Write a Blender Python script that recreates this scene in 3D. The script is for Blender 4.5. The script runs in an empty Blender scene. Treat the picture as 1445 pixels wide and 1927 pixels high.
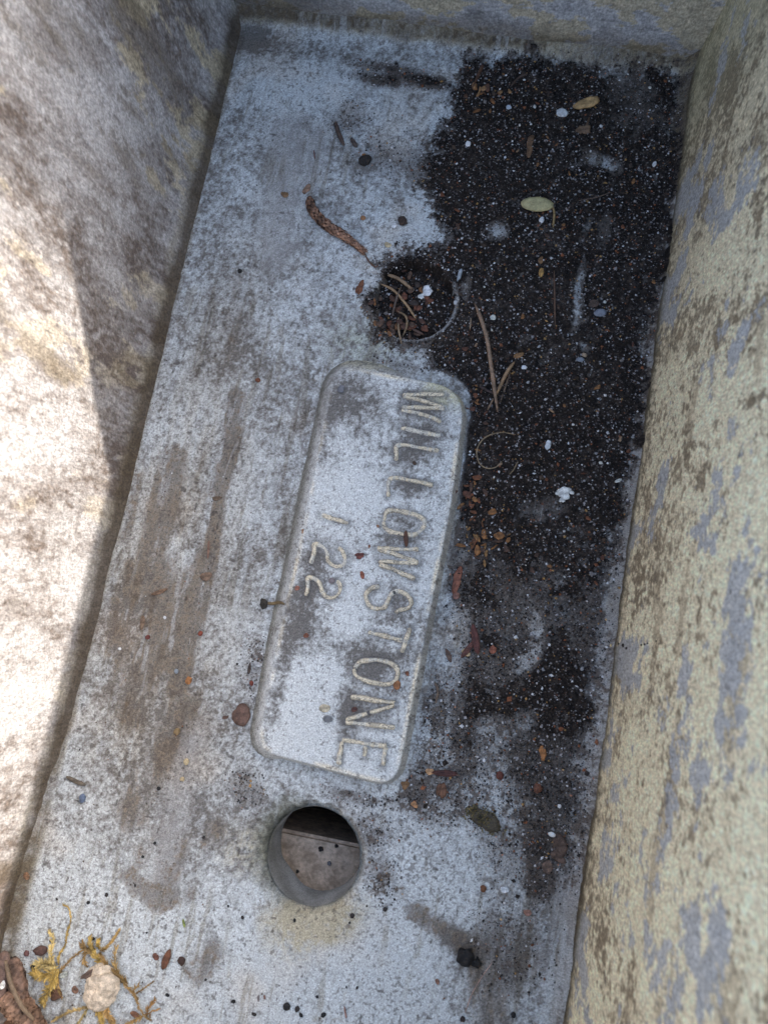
import bpy, math, random
import numpy as np
from mathutils import Vector, Matrix
random.seed(11)
RS = np.random.RandomState(7)
S = bpy.context.scene
C = S.collection

# ------------------------------------------------------------------ camera
CAMH = 0.25
cam_d = bpy.data.cameras.new('camera'); cam = bpy.data.objects.new('camera', cam_d); C.objects.link(cam)
S.camera = cam
cam_d.sensor_fit = 'VERTICAL'; cam_d.sensor_height = 36.0; cam_d.lens = 26.0
F = 26.0 / 36.0 * 1927.0; CX, CY = 722.5, 963.5
cam_d.clip_start = 0.005; cam_d.clip_end = 60.0
_Y = Vector((1647.0, -8809.0, F)).normalized()              # direction of the trough's length, seen by the lens
_Z = _Y.cross(Vector((10722.0, 1784.0, -F))).normalized()
if _Z.z > 0: _Z = -_Z
_X = _Y.cross(_Z).normalized()
fl_ = lambda v: Vector((v.x, -v.y, -v.z))
bX, bY, bZ = fl_(_X), fl_(_Y), fl_(_Z)
if bX.cross(bY).dot(bZ) < 0: bX = -bX
R = Matrix((bX, bY, bZ))                                    # rows: world axes in camera space
cam.matrix_world = Matrix.Translation((0, 0, CAMH)) @ R.to_4x4()
cam_d.dof.use_dof = True; cam_d.dof.focus_distance = 0.262; cam_d.dof.aperture_fstop = 15.0

# ------------------------------------------------------------------ light
SUN_EL, SUN_AZ = math.radians(29.2), math.radians(45.5)         # azimuth from +x towards +y
sd = Vector((math.cos(SUN_EL)*math.cos(SUN_AZ), math.cos(SUN_EL)*math.sin(SUN_AZ), math.sin(SUN_EL)))
sl = bpy.data.lights.new('sun', 'SUN'); sun = bpy.data.objects.new('sun', sl); C.objects.link(sun)
sl.energy = 2.0; sl.angle = math.radians(0.6); sl.color = (1.0, 0.93, 0.86)
sun.rotation_euler = sd.to_track_quat('Z', 'Y').to_euler(); sun.location = sd * 3
W = bpy.data.worlds.new('World'); S.world = W; W.use_nodes = True
nt = W.node_tree; bgn = nt.nodes['Background']
sky = nt.nodes.new('ShaderNodeTexSky'); sky.sky_type = 'NISHITA'; sky.sun_disc = False
sky.sun_elevation = SUN_EL; sky.sun_rotation = math.pi/2 - SUN_AZ
sky.air_density = 1.0; sky.dust_density = 3.0; sky.ozone_density = 1.0
nt.links.new(sky.outputs[0], bgn.inputs[0]); bgn.inputs[1].default_value = 0.15
S.view_settings.view_transform = 'Standard'; S.view_settings.look = 'None'
S.view_settings.exposure = 2.1; S.view_settings.gamma = 1.0; S.view_settings.use_curve_mapping = False

# ------------------------------------------------------------------ geometry helpers
def ray(u, v):
    return R @ Vector(((u - CX) / F, -(v - CY) / F, -1.0))
def fl(u, v, z=0.0):                                        # point of the floor (height z) seen at u, v
    d = ray(u, v); t = (z - CAMH) / d.z
    return Vector((d.x * t, d.y * t, z))
def flv(P, z=0.0): return np.array([list(fl(u, v, z))[:2] for u, v in P])
PX = (fl(701, 1000) - fl(700, 1000)).length

def h01(ix, iy, seed):
    n = (ix.astype(np.int64) * 374761393 + iy.astype(np.int64) * 668265263 + seed * 974634777) & 0x7fffffff
    n = ((n ^ (n >> 13)) * 1274126177) & 0x7fffffff
    n = ((n ^ (n >> 15)) * 40503 + 12345) & 0x7fffffff
    n = (n ^ (n >> 11)) & 0xffffff
    return n / float(0xffffff)
def vnoise(x, y, seed=0):
    ix, iy = np.floor(x), np.floor(y); fx, fy = x - ix, y - iy
    fx = fx*fx*(3-2*fx); fy = fy*fy*(3-2*fy)
    a = h01(ix, iy, seed); b = h01(ix+1, iy, seed); c = h01(ix, iy+1, seed); d = h01(ix+1, iy+1, seed)
    return (a*(1-fx)+b*fx)*(1-fy) + (c*(1-fx)+d*fx)*fy
def fbm(x, y, scale, seed=0, oct=4, gain=0.55):             # mean 0, about -1..1
    s = 0; amp = 1; tot = 0
    for k in range(oct):
        a = 0.5 + k*0.9
        xr = x*math.cos(a) - y*math.sin(a); yr = x*math.sin(a) + y*math.cos(a)
        s = s + amp*(vnoise(xr*scale*2**k + 17.3*k, yr*scale*2**k - 9.1*k, seed+k*31)*2-1); tot += amp; amp *= gain
    return s / tot * 1.5
def sstep(a, b, x):
    t = np.clip((x-a)/(b-a), 0, 1); return t*t*(3-2*t)
def poly_sd(x, y, P):                                       # signed distance, positive inside
    P = np.asarray(P); n = len(P); d = np.full(x.shape, 1e9); ins = np.zeros(x.shape, bool)
    for i in range(n):
        ax, ay = P[i]; bx, by = P[(i+1) % n]
        ex, ey = bx-ax, by-ay; wx, wy = x-ax, y-ay
        t = np.clip((wx*ex+wy*ey)/(ex*ex+ey*ey+1e-20), 0, 1)
        d = np.minimum(d, (wx-ex*t)**2 + (wy-ey*t)**2)
        c1 = (ay > y) != (by > y)
        with np.errstate(divide='ignore', invalid='ignore'):
            xi = (bx-ax)*(y-ay)/(by-ay if by != ay else 1e-12) + ax
        ins ^= c1 & (x < xi)
    d = np.sqrt(d); return np.where(ins, d, -d)
def line_d(x, y, P):
    P = np.asarray(P); d = np.full(x.shape, 1e9)
    for i in range(len(P)-1):
        ax, ay = P[i]; bx, by = P[i+1]; ex, ey = bx-ax, by-ay; wx, wy = x-ax, y-ay
        t = np.clip((wx*ex+wy*ey)/(ex*ex+ey*ey+1e-20), 0, 1)
        d = np.minimum(d, (wx-ex*t)**2 + (wy-ey*t)**2)
    return np.sqrt(d)
def edir(u, v, rot):                                        # world angle of a traced image direction
    a = fl(u, v); b = fl(u+math.cos(math.radians(rot)), v+math.sin(math.radians(rot)))
    return math.atan2(b.y-a.y, b.x-a.x)
def blob(x, y, u, v, ru, rv, rot=0, soft=0.6):              # soft ellipse of the floor, 1 inside
    c = fl(u, v); a = edir(u, v, rot)
    dx, dy = x-c.x, y-c.y
    p = (dx*math.cos(a)+dy*math.sin(a))/(ru*PX); q = (-dx*math.sin(a)+dy*math.cos(a))/(rv*PX)
    r = np.sqrt(p*p+q*q); return 1 - sstep(1-soft, 1+soft, r)
def streak(x, y, P, w, soft=0.9):
    soft = max(soft, .85); d = line_d(x, y, flv(P)) / (w*PX); return 1 - sstep(1-soft, 1+soft, d)

# ------------------------------------------------------------------ scene helpers
def mesh_np(name, V, Fq, mat, parent=None, col=None, smooth=True, hide=None):
    me = bpy.data.meshes.new(name); V = np.asarray(V, np.float32); Fq = np.asarray(Fq, np.int32)
    k = Fq.shape[1]
    me.vertices.add(len(V)); me.vertices.foreach_set('co', V.ravel())
    me.loops.add(Fq.size); me.loops.foreach_set('vertex_index', Fq.ravel())
    me.polygons.add(len(Fq)); me.polygons.foreach_set('loop_start', np.arange(0, Fq.size, k, dtype=np.int32))
    me.polygons.foreach_set('use_smooth', np.full(len(Fq), smooth))
    if col is not None:
        at = me.color_attributes.new('Col', 'FLOAT_COLOR', 'POINT')
        c = np.ones((len(V), 4), np.float32); c[:, :3] = col; at.data.foreach_set('color', c.ravel())
    me.update(calc_edges=True); me.materials.append(mat)
    o = bpy.data.objects.new(name, me); C.objects.link(o)
    if parent is not None: o.parent = parent
    return o
def grid_faces(nu, nv):
    i = np.arange(nu*nv).reshape(nv, nu)
    return np.stack([i[:-1, :-1], i[:-1, 1:], i[1:, 1:], i[1:, :-1]], -1).reshape(-1, 4)
def compact(V, Fq, col):
    used = np.unique(Fq); m = np.full(len(V), -1); m[used] = np.arange(len(used))
    return V[used], m[Fq], (None if col is None else col[used])
def tag(o, label=None, cat=None, group=None, kind=None):
    if label: o['label'] = label
    if cat: o['category'] = cat
    if group: o['group'] = group
    if kind: o['kind'] = kind
    return o
def empty(name, loc=(0, 0, 0)):
    o = bpy.data.objects.new(name, None); o.empty_display_size = 0.01; o.location = loc; C.objects.link(o); return o

def surf_mat(name, rough=0.85, speck=0.25, sscale=2600, bump=0.0001, bscale=1800, spec=0.3, tint=None, stretch=None, crisp=1500, camt=0.0):
    m = bpy.data.materials.new(name); m.use_nodes = True; n = m.node_tree.nodes; L = m.node_tree.links
    b = n['Principled BSDF']; b.inputs['Roughness'].default_value = rough; b.inputs['Specular IOR Level'].default_value = spec
    tc = n.new('ShaderNodeTexCoord'); no = n.new('ShaderNodeTexNoise'); no.inputs['Scale'].default_value = sscale
    no.inputs['Detail'].default_value = 4; no.inputs['Roughness'].default_value = 0.7
    src = tc.outputs['Object']
    if stretch:
        mp = n.new('ShaderNodeMapping'); mp.inputs['Scale'].default_value = stretch; L.new(src, mp.inputs[0]); src = mp.outputs[0]
    L.new(src, no.inputs['Vector'])
    mr = n.new('ShaderNodeMapRange'); mr.inputs['From Min'].default_value = 0.3; mr.inputs['From Max'].default_value = 0.7
    mr.inputs['To Min'].default_value = 1-speck; mr.inputs['To Max'].default_value = 1+speck*0.8
    L.new(no.outputs['Fac'], mr.inputs['Value'])
    mx = n.new('ShaderNodeVectorMath'); mx.operation = 'SCALE'
    if tint is None:
        a = n.new('ShaderNodeAttribute'); a.attribute_name = 'Col'; L.new(a.outputs['Color'], mx.inputs[0])
    else:
        n2 = n.new('ShaderNodeTexNoise'); n2.inputs['Scale'].default_value = sscale*0.25; L.new(src, n2.inputs['Vector'])
        cr = n.new('ShaderNodeValToRGB'); cr.color_ramp.elements[0].position = 0.35; cr.color_ramp.elements[1].position = 0.65
        cr.color_ramp.elements[0].color = (*tint[0], 1); cr.color_ramp.elements[1].color = (*tint[1], 1)
        L.new(n2.outputs['Fac'], cr.inputs[0]); L.new(cr.outputs[0], mx.inputs[0])
    n3 = n.new('ShaderNodeTexNoise'); n3.inputs['Scale'].default_value = crisp; n3.inputs['Detail'].default_value = 2
    L.new(src, n3.inputs['Vector'])
    m3 = n.new('ShaderNodeMapRange'); m3.interpolation_type = 'SMOOTHSTEP'; m3.inputs['From Min'].default_value = 0.40; m3.inputs['From Max'].default_value = 0.58
    m3.inputs['To Min'].default_value = 1-camt; m3.inputs['To Max'].default_value = 1+camt*.55
    L.new(n3.outputs['Fac'], m3.inputs['Value'])
    mm = n.new('ShaderNodeMath'); mm.operation = 'MULTIPLY'; L.new(mr.outputs[0], mm.inputs[0]); L.new(m3.outputs[0], mm.inputs[1])
    L.new(mm.outputs[0], mx.inputs['Scale']); L.new(mx.outputs[0], b.inputs['Base Color'])
    nb = n.new('ShaderNodeTexNoise'); nb.inputs['Scale'].default_value = bscale; nb.inputs['Detail'].default_value = 3
    L.new(src, nb.inputs['Vector'])
    bp = n.new('ShaderNodeBump'); bp.inputs['Distance'].default_value = bump; bp.inputs['Strength'].default_value = 1.0
    L.new(nb.outputs['Fac'], bp.inputs['Height']); L.new(bp.outputs[0], b.inputs['Normal'])
    return m
def grain(shape, amt, seed):                                  # mineral grain, clustered
    rs = np.random.RandomState(seed); g = rs.standard_normal(shape)
    g[1:] = .8*g[1:]+.35*g[:-1]; g[:, 1:] = .85*g[:, 1:]+.3*g[:, :-1]
    return 1 + amt*np.clip(g, -2.2, 2.0)
def mix(c0, c1, t):
    t = np.asarray(t)[..., None]; return c0*(1-t) + np.asarray(c1)*t

# ------------------------------------------------------------------ palette (base colours)
LIGHT = np.array([.555, .59, .59]); GREY = np.array([.170, .160, .146]); DGREY = np.array([.095, .082, .072])
MUD = np.array([.125, .094, .064]); SMOOTH = np.array([.36, .36, .35]); OCHRE = np.array([.46, .40, .26])
CREAM = np.array([.83, .69, .45]); BROWN = np.array([.17, .125, .075]); PGREY = np.array([.385, .38, .365])
SOILC = np.array([.017, .0125, .0098])
MAT_CON = surf_mat('weathered_concrete', rough=0.9, speck=0.30, sscale=2800, bump=0.00035, bscale=1900, crisp=2100, camt=.16)
MAT_WALL = surf_mat('weathered_concrete_wall', rough=0.85, speck=0.28, sscale=1500, bump=0.0004, bscale=900, stretch=(1, 1, 0.55), crisp=1900, camt=.14)
MAT_SOIL = surf_mat('dark_potting_soil', rough=0.85, speck=0.6, sscale=1800, bump=0.0005, bscale=1600, spec=0.2)
MAT_GRAIN = surf_mat('soil_grains', rough=0.6, speck=0.2, sscale=2500, bump=0.00005, bscale=2500, spec=0.3)

# ------------------------------------------------------------------ floor shape
QFL, QFR, QNR, QNL = [np.array(list(fl(*p))[:2]) for p in ((446, 22), (1300, 124), (1014, 2250), (-41, 1990))]
HOLE = fl(588, 1614); HR = 82*PX
HOL2 = fl(779, 566); HR2 = 78*PX
def edge_d(x, y, a, b):                                     # distance to edge a-b, positive inside (polygon is clockwise)
    e = (b-a)/np.linalg.norm(b-a); return -((x-a[0])*(-e[1]) + (y-a[1])*e[0])
def edges(x, y):
    return (edge_d(x, y, QNL, QFL), edge_d(x, y, QFL, QFR), edge_d(x, y, QFR, QNR), edge_d(x, y, QNR, QNL))
def rounded(P, rads, n=7):
    out = []
    for i, (p, rd) in enumerate(zip(P, rads)):
        p = np.array(p, float); a = np.array(P[i-1], float)-p; b = np.array(P[(i+1) % len(P)], float)-p
        a = p+a/np.linalg.norm(a)*rd; b = p+b/np.linalg.norm(b)*rd
        for k in range(n+1):
            t = k/n; out.append(tuple(a*(1-t)**2+p*2*t*(1-t)+b*t*t))
    return out
PLT = rounded([(632, 684), (876, 732), (848, 950), (744, 1482), (484, 1412), (520, 1215), (578, 950)], [48, 62, 30, 48, 36, 30, 60])
def floor_z(x, y):
    dl, df, dr, dn = edges(x, y)
    z = fbm(x, y, 28, 3, 3)*0.00035 + fbm(x, y, 260, 5, 3)*0.00010
    for d, w, h in ((dl, .0042, .0024), (df, .0085, .0042), (dr, .0050, .0030), (dn, .006, .003)):
        z = z + h*np.clip(1-d/w, 0, 1.3)**2
    an_ = np.arctan2(y-HOLE.y, x-HOLE.x); r = np.hypot(x-HOLE.x, y-HOLE.y)/HR + .045*fbm(np.cos(an_)*.02, np.sin(an_)*.02, 200, 9, 4)*1.0 + .03*fbm(x, y, 500, 10, 2)
    z = z - 0.0030*(1 - sstep(0.0, 1.0, (r-1)/0.17)) * (r < 1.2) 
    # wider worn lip on the left side of the drain hole
    left = np.clip((HOLE.x-x)/HR*0.9+(y-HOLE.y)/HR*0.1, 0, 1)
    z = z - 0.0020*left*(1-sstep(1.0, 1.55, r))
    r2 = np.hypot(x-HOL2.x, y-HOL2.y)/HR2
    z = z - 0.0048*(1-sstep(0.92, 1.06, r2)) + 0.0006*np.exp(-((r2-1.12)/0.07)**2)
    # shallow trowel ridges running along the trough
    z = z + 0.00025*streak(x, y, [(375, 1370), (330, 1520), (305, 1650)], 28)
    return z

DENSE = [(1296,140),(1276,330),(1256,480),(1238,600),(1220,720),(1203,830),(1190,930),(1168,1040),(1125,1130),(1000,1080),(935,1060),(890,990),(862,930),(860,850),(882,780),(868,730),(800,690),(722,668),(704,620),(696,560),(712,500),(770,470),(835,446),(822,400),(795,345),(822,300),(815,262),(850,210),(855,165),(890,118),(1000,114),(1130,134)]
MEDIUM = [(920,1030),(1172,1020),(1146,1150),(1124,1270),(1098,1400),(1078,1500),(1070,1600),(1030,1680),(1000,1730),(972,1640),(1000,1530),(955,1450),(900,1400),(880,1330),(900,1270),(870,1200),(870,1130)]
LOW = [(840,990),(940,1010),(1080,1300),(1080,1500),(930,1560),(820,1530),(740,1500),(775,1400),(800,1300),(850,1200),(835,1100)]
P_DENSE, P_MED, P_LOW = flv(DENSE), flv(MEDIUM), flv(LOW)
BARE = [(1130,300,36,17,35,1.0),(938,432,20,20,0,.9),(1090,560,9,70,8,.85),(1100,655,12,9,0,.7),(1008,1200,15,50,5,.9),(985,1250,28,16,-30,.8),(930,1380,30,34,0,.6),
        (1010,960,45,25,0,.35),(1140,430,16,45,10,.4),(1100,430,8,30,15,.5),(985,1365,18,28,0,.6),(950,1500,30,55,0,.5),(880,540,9,26,10,.5),(1030,1160,50,30,0,.25),(770,230,60,50,0,.7),(1185,170,50,30,0,.4),(1190,220,60,45,0,.3),(960,1600,24,50,0,.4)]
flq = lambda P: P
def soil_density(x, y):
    n = fbm(x, y, 120, 41, 5); nl = fbm(x, y, 40, 43, 3); nh = fbm(x, y, 600, 45, 3, .75)
    w = 0.0016; n = n + .5*nh
    d1 = sstep(-1.5, 1.2, poly_sd(x, y, P_DENSE)/w/1.9 + n*1.35 + nh*.5 + nl*.8)
    d2 = sstep(-1.2, 1.2, poly_sd(x, y, P_MED)/w/1.6 + n*1.2 + nl*.6)*(0.82+.25*nl)
    d3 = sstep(-1.6, 1.6, poly_sd(x, y, P_LOW)/w/2.0 + n*1.6 + nl)*(0.46+.35*nl)
    D = np.maximum(np.maximum(d1*(0.97+.12*nl), d2), d3)
    D = np.maximum(D, .92*np.clip(1+.35*n+.2*nl, 0, 1.2)*np.maximum(streak(x+n*.001, y+n*.001, flq([(960,1010),(1050,1120),(1040,1260),(1010,1400),(1020,1560)]), 72, .9), .9*streak(x+n*.001, y+n*.001, flq([(900,1020),(930,1180),(900,1330),(880,1430)]), 42, .9)))
    for (u, v, a, b, r, k) in ((720,150,60,14,8,.75),(790,150,70,16,10,.85),(660,225,40,45,20,.28),(740,290,60,60,0,.22),(790,310,40,40,0,.35),(730,130,60,12,6,.7),(840,1440,60,55,0,.62),
                               (700,1500,70,14,8,.55),(770,1480,40,40,0,.5),(480,1250,22,40,10,.5),(465,1480,30,30,0,.42),(850,1530,70,20,0,.4),(745,700,60,18,12,.7),
                               (710,1560,40,30,0,.35),(720,1650,30,40,0,.3),(960,1780,60,60,0,.33),(640,1250,30,60,0,.0)):
        D = np.maximum(D, k*blob(x, y, u, v, a, b, r, .8)*(0.9+.5*n))
    for (u, v, a, b, r, k) in BARE:
        D = D*(1 - .85*k*np.clip(1+.6*nh+.3*n, 0, 1.1)*blob(x+n*.0016, y+nh*.0012+nl*.0012, u, v, a, b, r, .5))
    r2_ = np.hypot(x-HOL2.x, y-HOL2.y)/HR2
    D = D*(1-.85*np.exp(-((r2_-1.07-.03*nl)/.05)**2)*np.clip((x-HOL2.x)/HR2*.9-(y-HOL2.y)/HR2*.8-.15+.4*n, 0, 1))
    sd_ = poly_sd(x, y, PLP)
    D = D*(1-sstep(-0.0012, 0.0006, sd_ + n*.0010)) 
    return np.clip(D, 0, 1.2)
PLP = flv(rounded([(605,664),(892,712),(862,950),(752,1510),(465,1430),(505,1215),(548,950)], [50, 60, 30, 48, 36, 30, 60]))

def floor_colour(x, y):
    dl, df, dr, dn = edges(x, y)
    big = fbm(x, y, 22, 11, 4); mid = fbm(x, y, 95, 13, 4); fine = fbm(x, y, 620, 17, 3, .7); mic = fbm(x, y, 1500, 19, 2, .8)
    # crust field: >0 light lime crust, <0 bare grey-brown
    f = 0.16 + 0.50*big + 0.50*mid
    for (u, v, a, b, r, k) in ((600,160,120,55,0,.9),(820,400,40,50,0,1.0),(770,230,90,60,0,.55),(740,440,60,50,0,.3),(560,110,120,20,6,.3),
                               (480,560,160,160,0,.10),(620,1300,60,60,0,.3),(300,1790,300,120,10,.55),(600,1830,250,110,0,.75),(760,1700,110,110,0,.5),
                               (690,1490,100,40,10,.25),(230,1500,90,90,0,.05),(640,560,80,90,0,.35),(470,1640,60,60,0,.2),(840,1500,30,30,0,.2),(1130,1300,26,90,10,.7),(1080,1530,26,90,10,.3),
                               (170,1350,60,90,0,-.1),(460,860,40,120,10,.2),(440,1180,60,90,0,.35),(840,1250,30,110,8,.25),(860,1360,60,60,0,.4),
                               (480,70,30,34,0,-1.2),(545,95,110,22,10,-.9),(420,640,60,90,10,-.35),(300,1500,80,80,0,-.5),(350,1340,110,70,0,-.65),(400,1560,70,60,0,-.35),
                               (245,1120,40,110,10,-.4),(390,1800,40,50,0,-.9),(430,1890,30,50,0,-.5),(540,1740,40,40,0,-.25),(830,1750,60,20,40,-1.0),(870,1780,40,40,0,-.8),(930,1850,45,120,10,-.7),(1000,1800,40,150,8,-.25),
                               (1050,1700,40,120,8,-.25),(760,1600,70,40,0,-.2),(690,1570,50,50,0,-.3),(540,1480,60,30,0,.2),(860,100,80,20,5,-.4)):
        f = f + k*blob(x, y, u, v, a, b, r, .9)
    t = np.clip(0.41 + 0.66*f + 0.52*fine + 0.30*mic, 0, 1)
    col = mix(np.broadcast_to(GREY, x.shape+(3,)), LIGHT, t)
    # pinkish / warm mineral tint drifting through the crust
    warm = sstep(0.1, .8, fbm(x, y, 45, 61, 3))
    col = mix(col, col*np.array([1.05, .96, .88]), warm*.8)
    # smooth cement smears
    sm = np.zeros(x.shape)
    for P, w in (([(380,1370),(345,1460),(318,1560),(308,1640)], 24), ([(595,260),(588,340)], 24), ([(545,250),(520,480)], 40)):
        sm = np.maximum(sm, streak(x+mid*.0008, y, P, w, .8))
    sm = sm*.75
    col = mix(col, SMOOTH*(1+.10*mid[..., None]+.06*fine[..., None]), sm)
    # brown silt streaks on the left, following the trough
    a = math.atan2(QFL[1]-QNL[1], QFL[0]-QNL[0]) 
    xs = x*math.cos(a)+y*math.sin(a); ys = -x*math.sin(a)+y*math.cos(a)
    st = fbm(xs*.16, ys, 330, 71, 4); st2 = fbm(xs*.3, ys, 160, 73, 3)
    m = np.zeros(x.shape)
    for P, w, k in (([(445,745),(425,850),(405,950),(385,1080),(360,1180),(335,1290)], 19, 1.0), ([(330,860),(310,960),(285,1060),(255,1140)], 24, .9), ([(385,1000),(345,1120),(318,1250)], 14, .8),
                    ([(300,1080),(285,1200),(270,1260)], 36, .95), ([(245,1060),(235,1170)], 10, .55), ([(350,1330),(300,1420),(250,1530)], 30, .5), ([(262,900),(235,1010)], 16, .4),
                    ([(220,1150),(235,1290),(250,1350)], 24, .6), ([(450,530),(425,680)], 20, .35), ([(310,1660),(345,1600),(400,1560)], 24, .5), ([(240,1640),(300,1695),(350,1680)], 16, .85), ([(300,1570),(262,1620)], 20, .4),
                    ([(1000,1500),(1010,1640)], 24, .4), ([(780,1710),(850,1760),(900,1790)], 16, .7), ([(900,1790),(930,1927)], 30, .55), ([(720,1640),(735,1670)], 24, .6), ([(370,1830),(400,1790)], 22, .7)):
        m = np.maximum(m, k*streak(x+mid*.0010, y+big*.001, P, w, .75))
    m = np.clip(sstep(.12, .62, m*(0.90+.55*st+.4*st2+.35*mid) + .22*fine*sstep(0, .3, m)), 0, 1)*np.clip(.74+.3*fine+.2*mic, 0, 1)
    mud = MUD*(1+.45*fine[..., None]+.3*mic[..., None])
    wb = np.clip(blob(x+mid*.002, y, 300, 1050, 170, 330, 10, .9)*(.55+.5*st)+.6*blob(x, y, 330, 1380, 130, 200, 10, .9)*(.5+.6*mid)+.35*blob(x, y, 430, 620, 60, 200, 10, .9), 0, 1)
    col = mix(col, col*np.array([.80, .70, .58]), wb)
    col = mix(col, np.clip(mud, .02, 1), m*.9)
    # lichen-yellow round the drain hole and pale green near the plaque end
    r = np.hypot(x-HOLE.x, y-HOLE.y)
    och = blob(x+mid*.002, y+mid*.002, 592, 1728, 84, 46, -12, .5)*(.85+.6*fine+.4*mid)
    och = np.maximum(och, blob(x+mid*.001, y, 550, 1760, 40, 40, 0, .6)*(.4+.6*fine))
    och = np.maximum(och, blob(x+mid*.001, y, 465, 1600, 45, 40, 0, .8)*(.3+.5*fine))
    col = mix(col, OCHRE, np.clip(och, 0, .85))
    col = mix(col, np.array([.42, .46, .33]), .45*blob(x, y, 690, 650, 70, 40, 10, .9)*np.clip(.5+fine, 0, 1))
    # dark brown and ochre bands along the creases
    gw = np.minimum(np.minimum(dl+.0004*mid-.0013, dr+.0006*mid-.0016), dn)
    gr = (1-sstep(.0009, .0036, gw+.0005*fine))*np.clip(.85+.6*mid+.5*fine, 0, 1)
    oc2 = (1-sstep(.0014, .0048, gw))*np.clip(.55+.8*mid+.4*fine, 0, 1)
    col = mix(col, OCHRE*.62, oc2*.8); col = mix(col, BROWN*.55, gr*.85)
    o3 = (1-sstep(.0030, .0060, df+.0012*mid))*np.clip(.65+.5*mid+.5*fine, 0, 1)
    col = mix(col, OCHRE*.85, o3*.85)
    g3 = (1-sstep(.0022, .0050, df+.0012*mid))*np.clip(.6+.7*big+.5*fine, 0, 1); col = mix(col, BROWN*.5, g3*.9)
    # right edge: pale washed strip
    rs = (1-sstep(.005, .010, dr+.002*mid))*sstep(.03, .06, np.hypot(0, df)); col = mix(col, PGREY*1.15*(1+.18*fine[..., None]), rs*.45)
    # stain under the soil
    D = soil_density(x, y)
    k = np.clip(sstep(.08, .62, D + .42*fine*sstep(.03, .2, D) + .22*mic*sstep(.03, .2, D)), 0, 1)
    gs = np.clip(1+.45*mic+.35*fine, .3, 2.2)[..., None]; col = mix(col, np.array([.055, .042, .033])*gs*(1+.5*np.clip(1-D, 0, 1))[..., None], k*.92)
    # inside of the drain hole
    col = mix(col, np.array([.17, .17, .145])*(1+.4*mid[..., None]), (1-sstep(1.0, 1.13, r/HR + .05*mid))*.8)
    ll = (1-sstep(1.05, 1.5, r/HR+.12*mid))*np.clip((HOLE.x-x)/HR*1.1, 0, 1); col = mix(col, np.array([.15, .15, .11])*(1+.5*fine[..., None]), ll*.8)
    r2 = np.hypot(x-HOL2.x, y-HOL2.y)/HR2
    rim = np.exp(-((r2-1.06)/.05)**2)*np.clip((x-HOL2.x)/HR2*.7-(y-HOL2.y)/HR2*.9, 0, 1)  # bare rim; its lit lower-right arc is painted paler
    col = mix(col, np.array([.30, .30, .29]), np.clip(rim*(.7+1.1*mid), 0, .85))
    # tiny dark specks
    tr = sstep(.30, .62, fbm(xs*.10, ys, 420, 75, 4)+.25*fine)*sstep(-.1, .5, fbm(x, y, 30, 76, 3)+.25*blob(x, y, 350, 900, 220, 700, 8, .9)); col = mix(col, col*np.array([.62, .57, .50]), tr*.75)
    lt = sstep(.34, .66, fbm(xs*.12, ys, 360, 85, 4)+.2*fine)*sstep(.0, .5, fbm(x, y, 34, 86, 3)); col = mix(col, LIGHT*.95, lt*.35)
    gt = sstep(.66, .84, vnoise(x*1900, y*1900, 95)*.7+vnoise(x*700, y*700, 96)*.3+.12*mid+.10*big-.03); col = mix(col, DGREY*1.1, gt*.6)
    td = np.abs(fbm(x, y, 30, 141, 5, .6)-.18); td2 = np.abs(fbm(x, y, 24, 143, 5, .6)+.12)
    tl = np.maximum(1-sstep(.0, .022, td), 1-sstep(.0, .018, td2))*np.clip(.4+.9*mid, 0, 1); col = mix(col, col*np.array([.60, .53, .45]), tl*.55)
    sc = 1-sstep(0, .05, np.abs(fbm(xs*.05+ys*.02, ys, 150, 147, 2))); col = mix(col, LIGHT, sc*sstep(.1, .6, fbm(x, y, 60, 149, 3))*.22)
    sp = sstep(.86, .93, vnoise(x*750, y*750, 99))*sstep(.45, .75, vnoise(x*90, y*90, 98)+.15)
    col = mix(col, DGREY*.7, sp*.7)
    if x.ndim == 2: col = col*(grain(x.shape, .13, 77)[..., None])
    return np.clip(col, .008, .8)

planter = empty('concrete_planter', (0, 0, 0))
tag(planter, 'weathered grey cast concrete planter trough with stained walls and a raised nameplate in its floor', 'planter')

# floor grid
NU, NV = 720, 1480
s = np.linspace(-0.004, 1.004, NU)[None, :]; t = np.linspace(-0.002, 1.002, NV)[:, None]
GX = (QNL[0]*(1-s)+QNR[0]*s)*(1-t) + (QFL[0]*(1-s)+QFR[0]*s)*t
GY = (QNL[1]*(1-s)+QNR[1]*s)*(1-t) + (QFL[1]*(1-s)+QFR[1]*s)*t
rr = np.hypot(GX-HOLE.x, GY-HOLE.y); ins = rr < HR
GXh = np.where(ins & (rr > HR*.9), HOLE.x+(GX-HOLE.x)*HR/np.maximum(rr, 1e-9), GX)
GYh = np.where(ins & (rr > HR*.9), HOLE.y+(GY-HOLE.y)*HR/np.maximum(rr, 1e-9), GY)
GZ = floor_z(GXh, GYh)
V = np.stack([GXh, GYh, GZ], -1).reshape(-1, 3); Fq = grid_faces(NU, NV)
keep = ~(rr < HR).ravel()[Fq].all(1); Fq = Fq[keep]
colf = floor_colour(GX, GY).reshape(-1, 3)
V, Fq, colf = compact(V, Fq, colf)
mesh_np('planter_floor', V, Fq, MAT_CON, planter, colf)

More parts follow.
